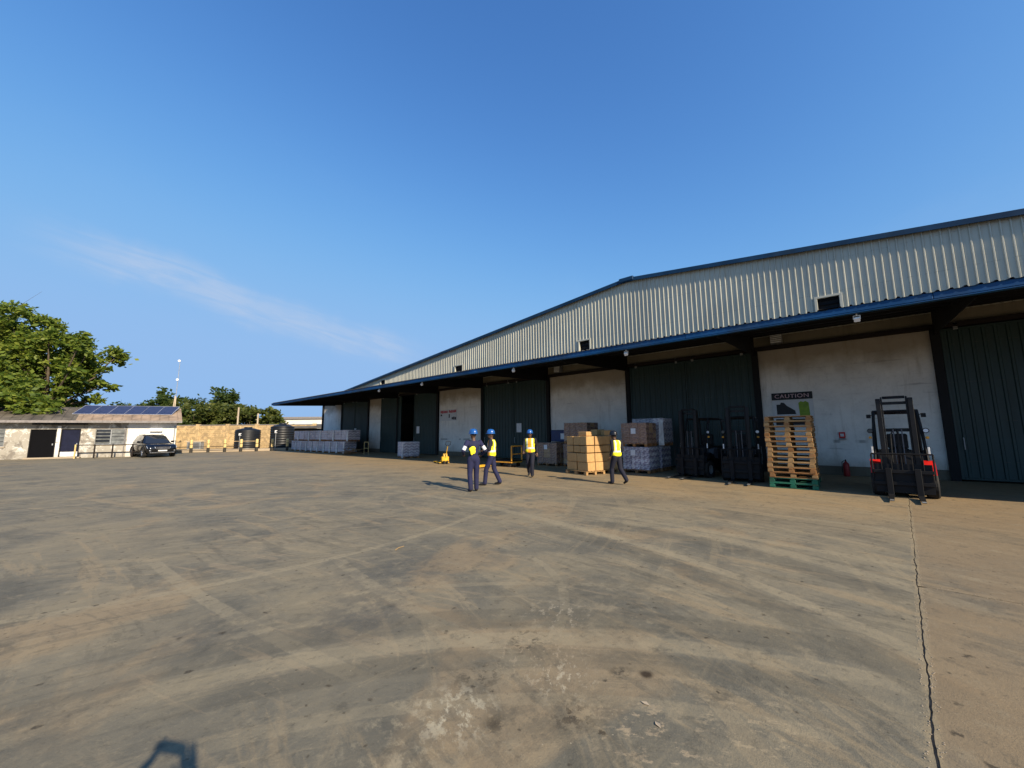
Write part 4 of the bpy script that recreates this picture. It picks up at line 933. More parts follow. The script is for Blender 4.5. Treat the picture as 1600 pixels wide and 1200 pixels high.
# hi-vis panel on the first worker's side is a folded vest under the arm
def folded(t, J):
    c_ = Vector(J['chest']); b = MB()
    for (dx, dy, dz, r0, r1, r2) in ((-.115, .05, -.06, .035, .085, .07), (-.125, .085, -.15, .03, .05, .10), (-.12, .02, -.14, .028, .05, .075), (-.10, .12, -.08, .045, .045, .05)): b.sph(c_ + Vector((dx, dy, dz)), (r0, r1, r2), 12)
    V, F = remesh(b, .012, 3); q = MB(); q.add([tuple(v) for v in V], F); q.build('folded_vest', M['hivis'], t, True)
person('person in navy coveralls and blue helmet with silver arm bands, standing nearest', (7.66, 8.26, 0), facing(.45, .85),
       pose(lel=(-.08, .32, 1.14), lwr=(.12, .26, 1.02), rel=(-.10, -.33, 1.14), rwr=(.10, -.26, 1.0), lankle=(-.04, .09, .09), ltoe=(.11, .11, .04), rankle=(.05, -.10, .09), rtoe=(.2, -.13, .04), rknee=(.06, -.1, .48)), 'navy', 'navy', bands=True, hold=folded, look=.5)
person('person in yellow and orange vest and blue helmet, legs apart beside the nearest worker', (8.95, 8.80, 0), facing(-.55, .83),
       pose(lknee=(.16, .10, .50), lankle=(.20, .11, .09), ltoe=(.35, .12, .04), rknee=(-.06, -.10, .49), rankle=(-.24, -.11, .11), rtoe=(-.09, -.12, .04), lel=(.02, .27, 1.12), lwr=(.24, .20, 1.08), rel=(-.08, -.26, 1.11), rwr=(.02, -.27, .87)), 'darkcloth', 'navy', vest='side', look=.2)
person('person in yellow vest and blue helmet walking towards us from the brown loads', (11.52, 9.30, 0), facing(-.85, -.50),
       pose(lknee=(.14, .09, .50), lankle=(.16, .09, .10), ltoe=(.31, .10, .06), rknee=(-.02, -.09, .49), rankle=(-.26, -.09, .15), rtoe=(-.14, -.10, .05), lel=(-.10, .24, 1.12), lwr=(-.04, .25, .88), rel=(.04, -.24, 1.11), rwr=(.20, -.22, .94)), 'darkcloth', 'darkcloth', vest='o')
person('person in yellow vest and dark helmet walking left past the tan cartons', (11.50, 5.78, 0), facing(.30, .95),
       pose(lknee=(.15, .09, .50), lankle=(.14, .09, .09), ltoe=(.29, .10, .05), rknee=(-.06, -.09, .50), rankle=(-.30, -.09, .17), rtoe=(-.19, -.10, .06), lel=(-.08, .25, 1.12), lwr=(.04, .25, .90), rel=(-.02, -.26, 1.11), rwr=(.12, -.22, .92), chest=(.03, 0, 1.25), neck=(.06, 0, 1.44), head=(.10, 0, 1.55)), 'darkcloth', 'darkcloth', helmet='helmet_k', vest='y', scale=.97)
# the photographer stands behind the lens; only the shadow of the raised arms and phone reaches into view
def phone(t, J):
    MB().box(.400, -.07, -.036, .410, .07, .036, .004, Matrix.Translation((0, 0, 1.615)) @ Matrix.Rotation(R(9), 4, 'X')).build('phone', M['steel'], t)
photographer_dir = (CAM_F.x, CAM_F.y)
pl_ = math.hypot(*photographer_dir); pf = (photographer_dir[0] / pl_, photographer_dir[1] / pl_)
person('person standing behind the viewpoint with raised arms holding a phone, seen as a shadow', (-pf[0] * .46, -pf[1] * .46, 0), facing(*pf),
       pose(lsh=(0, .20, 1.36), rsh=(0, -.20, 1.36), lel=(.19, .37, 1.24), rel=(.19, -.34, 1.24), lwr=(.352, .140, 1.51), rwr=(.352, -.145, 1.50), head=(-.02, 0, 1.44), neck=(-.02, 0, 1.36), chest=(-.02, 0, 1.18)), 'darkcloth', 'darkcloth', helmet=None, hold=phone, scale=.985)

# ------------------------------------------------------------------ low building on the left
LB = thing('low_building', 'low white building with peeling paint and solar panels on the roof', 'building', (5.9, 43.4, 0), R(-25))
XW = -22.
def wallseg(x0, x1, z0, z1, mt, y0=0., y1=.2): MB().box(x0, y0, z0, x1, y1, z1).build('wall', M[mt], LB)
ops = [(-13.2, -10.14, .95, 2.26, 'w'), (-8.81, -7.35, .02, 2.24, 'd1'), (-7.1, -5.97, .12, 2.26, 'd2'), (-5.11, -3.21, 1.0, 2.24, 'w')]
px_ = XW
for (a, b_, z0, z1, k) in ops:
    wallseg(px_, a, 0, 2.72, 'old_wall'); wallseg(a, b_, z1, 2.72, 'old_wall')
    if z0 > .3: wallseg(a, b_, 0, z0, 'old_wall')
    px_ = b_
wallseg(px_, -3.15, 0, 2.72, 'old_wall'); wallseg(-3.15, 0, 0, 2.72, 'fresh_wall', -.012, .2)
MB().box(-.2, .2, 0, 0, 6., 2.72).build('wall', M['fresh_wall'], LB); MB().box(XW, .2, 0, XW + .2, 6., 2.72).build('wall', M['old_wall'], LB); MB().box(XW + .2, 5.8, 0, -.2, 6., 2.72).build('wall', M['old_wall'], LB)
for (a, b_, z0, z1, k) in ops:
    if k == 'w':
        w = MB(); w.box(a, .14, z0, b_, .18, z1); wo = w.build('window', M['glass_dark'], LB)
        f = MB(); n = 2
        for q in range(n + 1): xx = a + q * (b_ - a) / n; f.box(max(a, xx - .04), .06, z0, min(b_, xx + .04), .139, z1)
        f.box(a + .04, .065, z1 - .07, b_ - .04, .138, z1); f.box(a + .04, .065, z0, b_ - .04, .138, z0 + .07); f.build('frame', M['grey_metal'], wo)
        for q in range(4):
            for s in range(2):
                xa = a + .05 + s * (b_ - a) / 2; xb = xa + (b_ - a) / 2 - .1; zz = z0 + .10 + q * (z1 - z0 - .15) / 4; hh = (z1 - z0) / 4
                g = MB(); tilt = .05 if s == 0 else .015
                g.add([(xa, .10, zz), (xb, .10, zz), (xb, .10 - tilt, zz + hh * (.35 if s == 0 else .75)), (xa, .10 - tilt, zz + hh * (.35 if s == 0 else .75))], [(0, 1, 2, 3)]); g.build('pane', M['louvre'], wo)
        MB().box(a - .06, -.06, z0 - .07, b_ + .06, .12, z0 - .002, .01).build('sill', M['kerb'], LB)
    else:
        d = MB(); d.box(a, .09, z0, b_, .13, z1); do = d.build('door', M['black_door' if k == 'd1' else 'navy_door'], LB)
        f = MB(); f.box(a, .02, z0, a + .06, .089, z1); f.box(b_ - .06, .02, z0, b_, .089, z1); f.box(a + .06, .021, z1 - .06, b_ - .06, .088, z1); f.build('frame', M['steel'], do)
        if k == 'd2':
            MB().box(a + .07, .05, z0, b_ - .07, .085, z0 + .36, .006).build('kick_plate', M['white'], do)
        MB().box(b_ - .2, .04, 1.0, b_ - .13, .089, 1.14, .008).build('handle', M['grey_metal'], do)
MB().box(-7.33, -.035, 0, -7.12, -.002, 2.5, .01).build('pier', M['fresh_wall'], LB)
MB().box(-8.9, -.75, 0, -5.8, -.037, .10, .015).build('step', M['kerb'], LB)
# roof: pitched, front eave over the wall, ridge at the middle
def roofz(y): return 2.90 + (y + .75) * .33
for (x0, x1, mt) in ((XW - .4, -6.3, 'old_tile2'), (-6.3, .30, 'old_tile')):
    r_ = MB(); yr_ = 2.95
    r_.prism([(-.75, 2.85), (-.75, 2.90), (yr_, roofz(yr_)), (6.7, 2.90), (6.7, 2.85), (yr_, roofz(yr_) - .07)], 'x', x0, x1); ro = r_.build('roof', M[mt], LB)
    nrow = int((x1 - x0) / .55)
    for q in range(nrow):
        a = x0 + (q + .5) * (x1 - x0) / nrow; s = MB()
        s.add([(a - .05, -.76, roofz(-.76) + .004), (a, -.76, roofz(-.76) + .05), (a + .05, -.76, roofz(-.76) + .004), (a - .05, yr_, roofz(yr_) + .004), (a, yr_, roofz(yr_) + .05), (a + .05, yr_, roofz(yr_) + .004)], [(0, 1, 4, 3), (1, 2, 5, 4), (0, 2, 1)]); s.build('sheet_rib', M[mt], ro)
MB().box(XW - .4, -.80, 2.72, .30, -.76, 2.90).build('fascia_board', M['eave'], LB); MB().box(XW, -.76, 2.724, .1, 5.9, 2.76).build('soffit', M['eave'], LB)
MB().prism([(.0, 2.77), (2.95, roofz(2.95) - .09), (5.9, 2.77)], 'x', -.18, -.02).build('gable_infill', M['tan_wall'], LB)
MB().box(-1.75, -.26, 2.02, -.95, -.014, 2.30, .02).build('wall_unit', M['lamp'], LB)
MB().cyl((-.12, -.06, 0), (-.12, -.06, 2.5), .045, n=10).build('downpipe', M['grey_metal'], LB)
MB().cyl((-3.3, -.05, .0), (-3.3, -.05, 2.5), .03, n=8).build('conduit', M['eave'], LB)
# dark beam over the doors
MB().box(-8.7, -.5, 2.58, -5.6, -.02, 2.68).build('lintel_board', M['steel'], LB)
SK = .35                                                            # the end wall leans back to the left in plan
for ch in LB.children_recursive:
    if ch.type == 'MESH':
        for v in ch.data.vertices: v.co.x -= SK * v.co.y
def lb_world(x, y, z): return LB_M @ Vector((x - SK * y, y, z))
LB_M = Matrix.Translation((5.9, 43.4, 0)) @ Matrix.Rotation(R(-25), 4, 'Z')
sl = R(26)                                                          # the racks stand steeper than the roof
for k in range(6):
    x0 = -6.30 + k * 1.05; c_ = lb_world(x0 + .4, 1.62, 3.86)
    lab = 'solar panel at the right end of the row on the low roof' if k == 5 else ('solar panel at the left end of the row, partly under leaves' if k == 0 else 'solar panel on the low roof, %s from the left end' % ORD[k])
    t = thing('solar_panel', lab, 'solar panel', c_, R(-25), 'solar panels on the low roof'); t.rotation_euler = (sl, 0, R(-25))
    f = MB(); f.box(-.54, -.92, -.02, -.51, .92, .02); f.box(.51, -.92, -.02, .54, .92, .02); f.box(-.51, -.92, -.02, .51, -.89, .02); f.box(-.51, .89, -.02, .51, .92, .02); f.build('frame', M['alu'], t)
    MB().box(-.51, -.89, -.012, .51, .89, .012).build('glass', M['solar'], t)
    MB().box(-.5, -.6, -.15, .5, -.55, -.021).build('rail', M['alu'], t); MB().box(-.5, .55, -.15, .5, .6, -.021).build('rail', M['alu'], t)
# brown rail before the low building
ra = thing('pipe_rail', 'low brown pipe rail in front of the low white building', 'rail', lb_world(-4.9, -1.2, 0), R(-25))
for x in (-1.15, -.05, 1.0, 2.2): MB().cyl((x, 0, 0), (x, 0, 1.05), .05, n=10).build('post', M['bol_y'] if x < -1 else M['rust_steel'], ra)
for z in (.42, 1.0): MB().cyl((-1.2, 0, z), (2.9, 0, z), .03, n=8).build('pipe', M['rust_steel'], ra)
# aerial mast behind the ridge
am = thing('aerial_mast', 'thin aerial mast with two white dishes behind the solar panels', 'mast', lb_world(-.05, 6.5, 0))
MB().cyl((0, 0, 0), (0, 0, 5.5), .05, n=10).build('lower_pole', M['kerb'], am); MB().cyl((0, 0, 5.5), (.05, 0, 9.2), .028, .02, 8).build('upper_pole', M['grey_metal'], am)
MB().cyl((-.36, .3, 0), (-.05, .04, 5.6), .04, n=8).build('brace_pole', M['kerb'], am)
for z in (9.1, 7.2):
    d = MB(); d.lathe([(.001, .0), (.07, .015), (.11, .045), (.115, .05), (.07, .024), (.001, .010)], 18, (-.03, -.06, z), Matrix.Rotation(R(100), 3, 'X')); d.build('dish', M['lamp'], am, True)

# ------------------------------------------------------------------ car
def car(label, loc, rz):
    t = thing('car', label, 'car', loc, rz)
    # x forward. lower body loft
    st = [(-2.32, .62, .95, .74), (-2.25, .42, 1.06, .86), (-1.9, .33, 1.10, .93), (-1.2, .28, 1.10, .955), (0., .27, 1.09, .96), (.9, .28, 1.08, .96), (1.25, .30, 1.06, .955), (1.8, .32, 1.01, .94), (2.15, .34, .95, .90), (2.33, .42, .82, .80), (2.38, .52, .70, .72)]
    rings = []
    for (x, zb, zs, w) in st:
        half = [(0, zb), (w * .80, zb), (w * .95, zb + .07), (w, zb + (zs - zb) * .40), (w * .995, zb + (zs - zb) * .72), (w * .955, zs - .04), (w * .86, zs), (w * .4, zs + .02), (0, zs + .025)]
        rings.append([(x, y, z) for y, z in half] + [(x, -y, z) for y, z in half[-2:0:-1]])
    b = MB(); n = len(rings[0])
    b.add([p for r_ in rings for p in r_], [(i * n + j, (i + 1) * n + j, (i + 1) * n + (j + 1) % n, i * n + (j + 1) % n) for i in range(len(rings) - 1) for j in range(n)] + [tuple(range(n)), tuple(range((len(rings) - 1) * n, len(rings) * n))[::-1]])
    bo = b.build('body', M['car'], t, True)
    # greenhouse
    gh = [(1.02, 1.06, .84, 1.07, .80), (.55, 1.08, .86, 1.42, .70), (.15, 1.08, .87, 1.69, .64), (-.4, 1.09, .87, 1.76, .65), (-1.2, 1.10, .87, 1.75, .645), (-1.85, 1.10, .85, 1.66, .62), (-2.22, 1.06, .80, 1.12, .76)]
    rings = [[(x, w0, z0), (x, (w0 + w1) / 2 + .02, (z0 + z1) / 2), (x, w1, z1 - .04), (x, w1 - .07, z1), (x, 0, z1 + .02), (x, -w1 + .07, z1), (x, -w1, z1 - .04), (x, -(w0 + w1) / 2 - .02, (z0 + z1) / 2), (x, -w0, z0)] for x, z0, w0, z1, w1 in gh]
    g = MB(); n = 9; g.add([p for r_ in rings for p in r_], [(i * n + j, (i + 1) * n + j, (i + 1) * n + j + 1, i * n + j + 1) for i in range(len(rings) - 1) for j in range(n - 1)]); g.build('cabin', M['car'], t, True)
    ws_ = MB(); ws_.add([(1.035, .74, 1.09), (1.035, -.74, 1.09), (.60, -.66, 1.43), (.205, -.575, 1.675), (.205, .575, 1.675), (.60, .66, 1.43)], [(0, 1, 2, 5), (5, 2, 3, 4)]); ws_.build('windscreen', M['car_glass'], t)
    for s in (-1, 1):
        for (x0, x1, x2, x3) in ((.62, -.30, -.34, .18), (-.40, -1.22, -1.20, -.42), (-1.32, -1.88, -1.72, -1.28)):
            g = MB(); g.add([(x0, s * .878, 1.13), (x1, s * .892, 1.14), (x2, s * .672, 1.655), (x3, s * .668, 1.64)], [(0, 1, 2, 3)]); g.build('side_window', M['car_glass'], t)
        # lamps, mirror, handles, fog lamp
        l = MB(); l.add([(2.30, s * .44, .80), (2.345, s * .42, .70), (2.22, s * .845, .71), (2.08, s * .895, .86), (2.20, s * .62, .87)], [(0, 1, 2, 3, 4)]); l.add([(2.36, s * .44, .80), (2.39, s * .42, .70), (2.25, s * .86, .71), (2.12, s * .91, .86), (2.25, s * .62, .875)], [(0, 1, 2, 3, 4)]); l.build('headlight', M['lens'], t)
        MB().box(2.27, s * .66 - .11, .50, 2.36, s * .66 + .11, .57, .02).build('fog_light', M['lens'], t)
        mr = MB(); mr.box(.52, s * .95 - .03, 1.12, .64, s * 1.14, 1.27, .03); mr.build('mirror', M['car'], t)
        for x in (-.15, -1.05): MB().box(x - .1, s * .955 - .012, .94, x + .1, s * .955 + .018, .965, .006).build('door_handle', M['chrome'], t)
        MB().tube([(.1, s * .60, 1.79), (-1.7, s * .59, 1.77)], .018, 6).build('roof_rail', M['chrome'], t)
        MB().box(-1.4, s * .955 - .06, .26, 1.3, s * .955 + .004, .36, .01).build('sill', M['rubber'], t)
        for x in (1.42, -1.42):
            w = MB(); w.lathe([(.21, -.12), (.34, -.12), (.37, -.09), (.37, .09), (.34, .12), (.21, .12)], 28, (x, s * .86, .37), Matrix.Rotation(R(90), 3, 'X')); wo = w.build('wheel', M['rubber'], t, True)
            q = MB(); q.lathe([(.001, .10), (.05, .10), (.06, .06), (.19, .10), (.225, .115), (.225, -.1), (.001, -.1)], 24, (x, s * .86, .37), Matrix.Rotation(R(90) * (-s), 3, 'X')); q.build('rim', M['chrome'], wo)
            for k in range(5):
                a = 2 * math.pi * k / 5; sp = MB(); sp.cyl((x, s * .97, .37), (x + .20 * math.cos(a), s * .975, .37 + .20 * math.sin(a)), .022, n=6); sp.build('spoke', M['chrome'], wo)
            ar = MB(); pts = [(x + .45 * math.cos(R(a)), s * .965, .37 + .45 * math.sin(R(a))) for a in range(0, 181, 15)]; ar.tube(pts, .035, 6); ar.build('arch_trim', M['rubber'], t)
    gr = MB(); gr.box(2.33, -.42, .60, 2.405, .42, .84, .02); go = gr.build('grille', M['steel'], t)
    for k in range(3): MB().box(2.40, -.40, .64 + k * .065, 2.425, .40, .665 + k * .065, .005).build('grille_bar', M['chrome'], go)
    MB().box(2.395, -.27, .47, 2.415, .27, .57, .004).build('number_plate', M['plate'], t)
    MB().box(2.26, -.74, .34, 2.37, .74, .40, .02).build('bumper_trim', M['chrome'], t); MB().box(2.28, -.60, .415, 2.375, .60, .465, .01).build('air_intake', M['steel'], t)
    return t
car('black sport utility car parked facing us before the low white building', (4.5, 42.9, 0), facing(.13, -.99)).scale = (1.0, 1.0, 1.0)

# ------------------------------------------------------------------ yard edge: bollards, kerb, perimeter wall, tanks
pa, pb = Vector((6.65, 49.5, 0)), Vector((15.25, 45.3, 0)); ang = math.atan2(pb.y - pa.y, pb.x - pa.x)
kb = MB(); L = (pb - pa).length
kb.box(-.3, -.15, 0, L + 1.3, .15, .26, .02); tag(kb.build('kerb', M['kerb'], None, False, pa + Vector((.35, .75, 0)), (0, 0, ang)), kind='structure')
for k in range(8):
    p = pa + (pb - pa) * k / 7
    lab = 'yellow and black bollard next to the parked car' if k == 0 else ('yellow and black bollard at the end by the wrapped loads' if k == 7 else 'yellow and black bollard along the far kerb, %s from the car' % ORD[k])
    t = thing('bollard', lab, 'bollard', p, ang, 'bollards along the far kerb')
    MB().cyl((0, 0, 0), (0, 0, .46), .125, n=16).build('black_base', M['bol_b'], t); q = MB(); q.lathe([(.125, .46), (.125, 1.18), (.10, 1.25), (.001, 1.27)], 16); q.build('yellow_post', M['bol_y'], t, True)
    MB().lathe([(.127, .80), (.127, .86)], 16).build('band', M['bol_b'], t)
for k in range(5):
    p = pa + (pb - pa) * k / 7; q = pa + (pb - pa) * (k + 1) / 7; d = (q - p)
    lab = 'twin pipe rail between bollards, %s from the car' % ('first', 'second', 'third', 'fourth', 'fifth')[k]
    t = thing('pipe_rail', lab, 'rail', (p + q) / 2, ang, 'pipe rails between the bollards')
    for z in (.55, 1.05): MB().cyl((-d.length / 2 + .13, 0, z), (d.length / 2 - .13, 0, z), .028, n=8).build('pipe', M['rust_steel' if z < .8 else 'tan_wall'], t)
WA, WB = Vector((5.6, 68.6, 0)), Vector((21.2, 53.6, 0)); wang = math.atan2(WB.y - WA.y, WB.x - WA.x); WLn = (WB - WA).length
pw = thing('perimeter_wall', 'ochre plastered perimeter wall with piers behind the bollards', 'wall', WA, wang)
nb = 6
for k in range(nb):
    x0, x1 = k * WLn / nb + .22, (k + 1) * WLn / nb - .22
    MB().box(x0, -.1, 0, x1, .1, 2.95).build('wall_panel', M['tan_wall'], pw)
    for q in range(5): MB().box(x0 + .02, -.125, .35 + q * .52, x1 - .02, -.101, .80 + q * .52, .01).build('block_course', M['tan_wall'], pw)
for k in range(nb + 1): MB().box(k * WLn / nb - .22, -.2, 0, k * WLn / nb + .22, .16, 3.12, .02).build('pier', M['tan_wall'], pw)
MB().box(-.2, -.16, 2.951, WLn + .2, .16, 3.04).build('coping', M['eave'], pw)
for (f_, h_, nm) in ((.545, 2.25, 'tall thin concrete post above the ochre wall behind the water tank'), (.66, 1.45, 'shorter thin concrete post above the ochre wall')):
    p = WA + (WB - WA) * f_; o = thing('concrete_post', nm, 'post', p + Vector((.16, .16, 0)) * 1.2, wang)
    MB().box(-.07, -.07, 0, .07, .07, 3.05 + h_, .01).build('shaft', M['kerb'], o); MB().box(-.25, -.03, 3.0 + h_ * .45, .07, .03, 3.06 + h_ * .45).build('arm', M['kerb'], o)
def tank(label, x, y, r_, h_):
    t = thing('water_tank', label, 'water tank', (x, y, 0)); b = MB(); prof_ = [(.001, .0), (r_, .0)]; n = 9
    for i in range(n):
        z = h_ * .82 * i / n; prof_ += [(r_, z + .02), (r_ * 1.0, z + h_ * .82 / n * .6), (r_ * .975, z + h_ * .82 / n * .7), (r_ * .975, z + h_ * .82 / n * .9)]
    prof_ += [(r_, h_ * .82), (r_ * .96, h_ * .87), (r_ * .45, h_ * .95), (r_ * .3, h_ * .955)]
    b.lathe(prof_, 40); b.build('shell', M['tank'], t, True)
    MB().lathe([(r_ * .3, h_ * .95), (r_ * .32, h_ * .95), (r_ * .32, h_), (r_ * .28, h_ * 1.01), (.001, h_ * 1.015)], 24).build('lid', M['tank'], t, True)
    MB().cyl((-r_ * .8, -r_ * .8, .1), (-r_ * .8, -r_ * .8, h_ * .7), .03, n=8).build('pipe', M['grey_metal'], t)
    MB().box(-r_ * .55, -r_ * .905, h_ * .62, -r_ * .35, -r_ * .88, h_ * .72, 0, Matrix.Rotation(R(-22), 4, 'Z')).build('label_plate', M['paper'], t)
tank('black ribbed water tank standing alone before the ochre wall', 14.15, 55.2, 1.33, 2.62); tank('taller black water tank beside the wrapped loads', 16.75, 51.6, 1.25, 3.05)
cb = thing('cable_cabinet', 'small grey louvred cabinet behind the kerb near the car', 'cabinet', (9.75, 58.2, 0), wang)
MB().box(-.75, -.3, .1, .75, .3, .95, .02).build('casing', M['grey_metal'], cb); MB().box(-.85, -.38, .951, .85, .38, 1.05, .02).build('top', M['kerb'], cb)
for k in range(6): MB().box(-.6, -.325, .22 + k * .1, .6, -.301, .28 + k * .1).build('slat', M['screen'], cb)
MB().box(-.7, -.25, 0, .7, .25, .099).build('foot', M['kerb'], cb)
lw = thing('low_shed', 'low dark shed between the water tank and the warehouse corner', 'shed', (19.6, 53.2, 0), R(-48))
MB().box(-2.2, -.1, 0, 3.6, .1, 2.45).build('wall', M['bol_b'], lw); rfp = MB(); rfp.prism([(-.5, 2.46), (-.5, 2.56), (3.2, 3.1), (3.2, 3.0)], 'x', -2.4, 3.8); rfp.build('roof', M['old_tile2'], lw); MB().box(-2.2, .1, 0, -2., 3., 2.45).build('wall', M['bol_b'], lw); MB().box(3.4, .1, 0, 3.6, 3., 2.45).build('wall', M['bol_b'], lw)
fb = thing('far_building', 'pale far building seen under the canopy tip', 'building', (30.5, 86.5, 0), R(-48.5))
MB().box(-5.5, 0, 0, 8, 6, 4.9).build('wall', M['far_white'], fb); MB().box(-5.8, -.3, 4.901, 8.3, 6.3, 5.35, .03).build('roof', M['eave'], fb)
for x in (-3.6, -.6, 2.4, 5.4):
    w = MB().box(x, -.02, 2.2, x + 1.3, .0, 3.6).build('window', M['glass_dark'], fb); MB().box(x - .1, -.05, 2.08, x + 1.4, -.021, 2.19).build('sill', M['eave'], w)

# ------------------------------------------------------------------ trees
def tree(name, label, loc, lobes, trunk, nleaf, leaf, mt, seed, group=None, twigs=False, bare=0):
    """lobes: (x, y, z, r) clump centres relative to the base"""
    rn = random.Random(seed); t = thing(name, label, 'tree', loc, 0, group); th, tr_ = trunk
    tb = MB(); top = Vector((rn.uniform(-.3, .3), rn.uniform(-.3, .3), th)); tb.tube([(0, 0, 0), (top.x * .4, top.y * .4, th * .5), top], tr_, 10, tr_ * .65)
    for (x, y, z, r_) in lobes:
        e = Vector((x, y, z)); a = top * rn.uniform(.75, 1.); mid_ = (a + e) / 2 + Vector((rn.uniform(-.4, .4), rn.uniform(-.4, .4), rn.uniform(.0, .5))); tb.tube([a, mid_, e], tr_ * .38, 6, tr_ * .08)
    tb.build('trunk', M['bark'], t)
    tot = sum(l[3] ** 2 for l in lobes); vs = []; fs = []
    for (x, y, z, r_) in lobes:
        n = int(nleaf * r_ ** 2 / tot); cl = [Vector((rn.gauss(0, 1), rn.gauss(0, 1), rn.gauss(0, 1))).normalized() * r_ * rn.uniform(.35, 1.) for _ in range(max(5, int(10 * r_)))]
        for _ in range(n):
            c_ = rn.choice(cl); p = Vector((x, y, z)) + Vector((c_.x, c_.y, c_.z * .8)) + Vector((rn.gauss(0, 1), rn.gauss(0, 1), rn.gauss(0, .7))) * r_ * .17
            d = Vector((rn.gauss(0, 1), rn.gauss(0, 1), rn.gauss(-.2, .6))).normalized(); s_ = d.orthogonal().normalized(); s_ = (Matrix.Rotation(rn.uniform(0, 6.28), 3, d) @ s_); L_ = leaf * rn.choice((.45, .7, 1., 1., 1.3)) * rn.uniform(.8, 1.2); w = L_ * .28
            o = len(vs); vs += [p, p + d * L_ * .5 + s_ * w, p + d * L_, p + d * L_ * .5 - s_ * w]; fs.append((o, o + 1, o + 2, o + 3))
    me = bpy.data.meshes.new('crown'); me.from_pydata([tuple(v) for v in vs], [], fs); me.materials.append(M[mt]); me.update(); link('crown', me, t)
    for _ in range(bare):
        b = MB(); x, y, z, r_ = rn.choice(lobes[:8]); a = Vector((x, y, z)); e = a + Vector((rn.uniform(-.8, .8), rn.uniform(-.8, .8), rn.uniform(.6, 1.2))) * r_ * 1.2; b.tube([a, (a + e) / 2 + Vector((rn.uniform(-.2, .2), 0, .1)), e], .02, 5, .006)
        b.build('bare_twig', M['bark'], t)
    return t
rt = random.Random(31); CR = Vector((.663, -.749, 0)); CF = Vector((.749, .663, 0))
big = []
for (a, z, r_) in ((-6.5, 13.2, 2.6), (-3.5, 13.6, 2.2), (-8.5, 11., 2.8), (-4.6, 11.2, 2.7), (-1.2, 11.6, 1.9), (1.6, 11.4, 1.7), (3.4, 9.9, 1.4), (2.0, 9.2, 2.0), (-1.4, 9.0, 2.4), (-5.5, 8.6, 2.7), (-9., 8.2, 2.6), (3.2, 7.4, 1.3), (1.2, 6.8, 1.8), (-2.0, 6.6, 2.2), (-6., 6.2, 2.4), (-10., 5.6, 2.2), (-1.6, 4.9, 1.6), (-4.3, 4.6, 1.7), (-8., 4.6, 1.9), (4.4, 8.2, .75), (2.6, 6.0, .9), (-12., 9.5, 3.), (-12.5, 13., 2.6), (.6, 5.2, 1.0), (4.1, 10.6, .7), (-3., 3.6, 1.3), (-6., 3.4, 1.4), (-.8, 3.9, 1.0), (-9., 3.5, 1.5), (1.2, 4.6, 1.5), (-.2, 4.2, 1.5), (2.4, 7.9, 1.5)):
    for q in range(2):
        o = CR * (a + rt.uniform(-.4, .4)) + CF * (rt.uniform(-2.4, .2) if q else rt.uniform(.2, 3.)); big.append((o.x, o.y, z + rt.uniform(-.4, .4), r_ * rt.uniform(.72, .95)))
big += [(.3, -11., 4.5, .9), (-1., -10.4, 4.9, 1.2), (-3., -9.6, 4.7, 1.4), (-4.8, -8.8, 5.1, 1.5), (-2.2, -6.8, 6.2, 1.6), (-6.6, -7.6, 4.9, 1.5), (-1.1, -12.4, 4.2, 1.3), (-3.5, -11.4, 4.4, 1.6), (.7, -12.7, 3.9, .8), (-6., -10.3, 4.5, 1.7), (-2.6, -12.0, 3.7, .9)]
tree('leafy_tree', 'large bright green leafy tree hanging over the low roof at the left', tuple(Vector((-2.0, 60.9, 0))), big, (4.6, .42), 70000, .40, 'leaf', 5, bare=26)
def far_tree(label, p, h_, w, seed, mt, n=3200, leaf=.55, th=.45):
    rn = random.Random(seed); lb = []
    for _ in range(11):
        a = rn.uniform(0, 6.28); rr_ = rn.uniform(0, 1) ** .6 * w * .5; z = h_ * rn.uniform(th, .86); lb.append((math.cos(a) * rr_, math.sin(a) * rr_, z, rn.uniform(.23, .34) * w * (1.15 - .5 * (z / h_))))
    lb.append((0, 0, h_ * .9, w * .17))
    tree('background_tree', label, p, lb, (h_ * th, .2), n, leaf, M and mt, seed, 'trees beyond the perimeter wall')
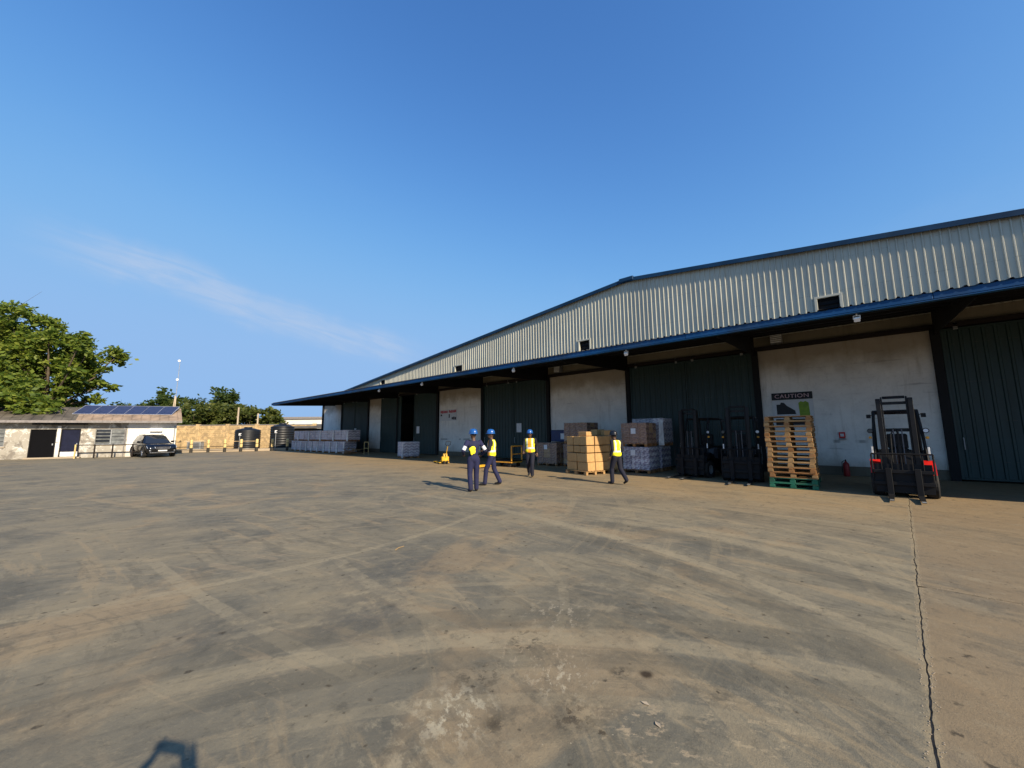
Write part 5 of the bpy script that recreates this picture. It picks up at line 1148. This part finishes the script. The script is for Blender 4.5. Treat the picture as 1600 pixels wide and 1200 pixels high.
for (label, p, h_, w, sd_, mt, n, th) in (
        ('dark round tree just right of the low roof', (10.4, 93.5, 0), 10.4, 6.5, 41, 'leaf_dark', 5200, .42),
        ('open-crowned tree with sky gaps above the ochre wall', (17.6, 88.6, 0), 10.8, 7.0, 42, 'leaf_dark', 2400, .6),
        ('dense olive tree behind the ochre wall, left of the water tank', (13.4, 84., 0), 7.4, 8., 43, 'leaf_mid', 6000, .28),
        ('olive tree behind the two concrete posts', (18.4, 78.5, 0), 6.8, 7.4, 44, 'leaf_mid', 6000, .26),
        ('low olive tree nearest the pale far building', (21.9, 74.5, 0), 6.2, 6., 45, 'leaf_mid', 5200, .26),
        ('dark tree low behind the solar panels', (5.5, 103., 0), 8.0, 9., 46, 'leaf_dark', 4200, .36),
        ('dark shrubby tree behind the roof end', (11.0, 80., 0), 6.0, 6.5, 47, 'leaf_dark', 5200, .26),
        ('dark tree far behind the left roof, beside the big tree', (.5, 108., 0), 7.6, 8., 48, 'leaf_dark', 3600, .36),
        ('dark spreading tree between the mast and the open crown', (13.6, 91., 0), 8.8, 7.5, 49, 'leaf_dark', 5200, .3),
        ('olive tree behind the second water tank', (20.3, 77.0, 0), 6.4, 6.5, 51, 'leaf_mid', 5200, .26),
        ('low bushy olive tree between the two water tanks', (16.2, 81., 0), 7.2, 7., 50, 'leaf_mid', 5200, .26)):
    far_tree(label, p, h_, w, sd_, mt, n, th=th)

# ------------------------------------------------------------------ litter on the yard
rq = random.Random(13)
for i, (x, y, kind) in enumerate(((3.25, 5.05, 'stick'), (2.43, 1.10, 'leaf'), (2.31, .98, 'leaf'))):
    if kind == 'stick':
        o = MB(); o.tube([(-.09, 0, .008), (0, .012, .012), (.10, -.01, .008)], .007, 6, .004); o = o.build('dry_stick', M['dry'], None, False, (x, y, 0), (0, 0, .4)); tag(o, 'short dry stick lying on the concrete between tyre tracks', 'stick')
    else:
        o = MB(); o.add([(-.028, 0, .002), (0, .014, .006), (.03, 0, .003), (0, -.014, .007)], [(0, 1, 2), (0, 2, 3)]); o = o.build('dry_leaf', M['kerb'], None, False, (x, y, .001), (0, 0, rq.uniform(0, 6))); tag(o, 'pale dry leaf on the concrete in the foreground, %s of the two' % ('left' if i == 1 else 'right'), 'leaf', 'dry leaves in the foreground')
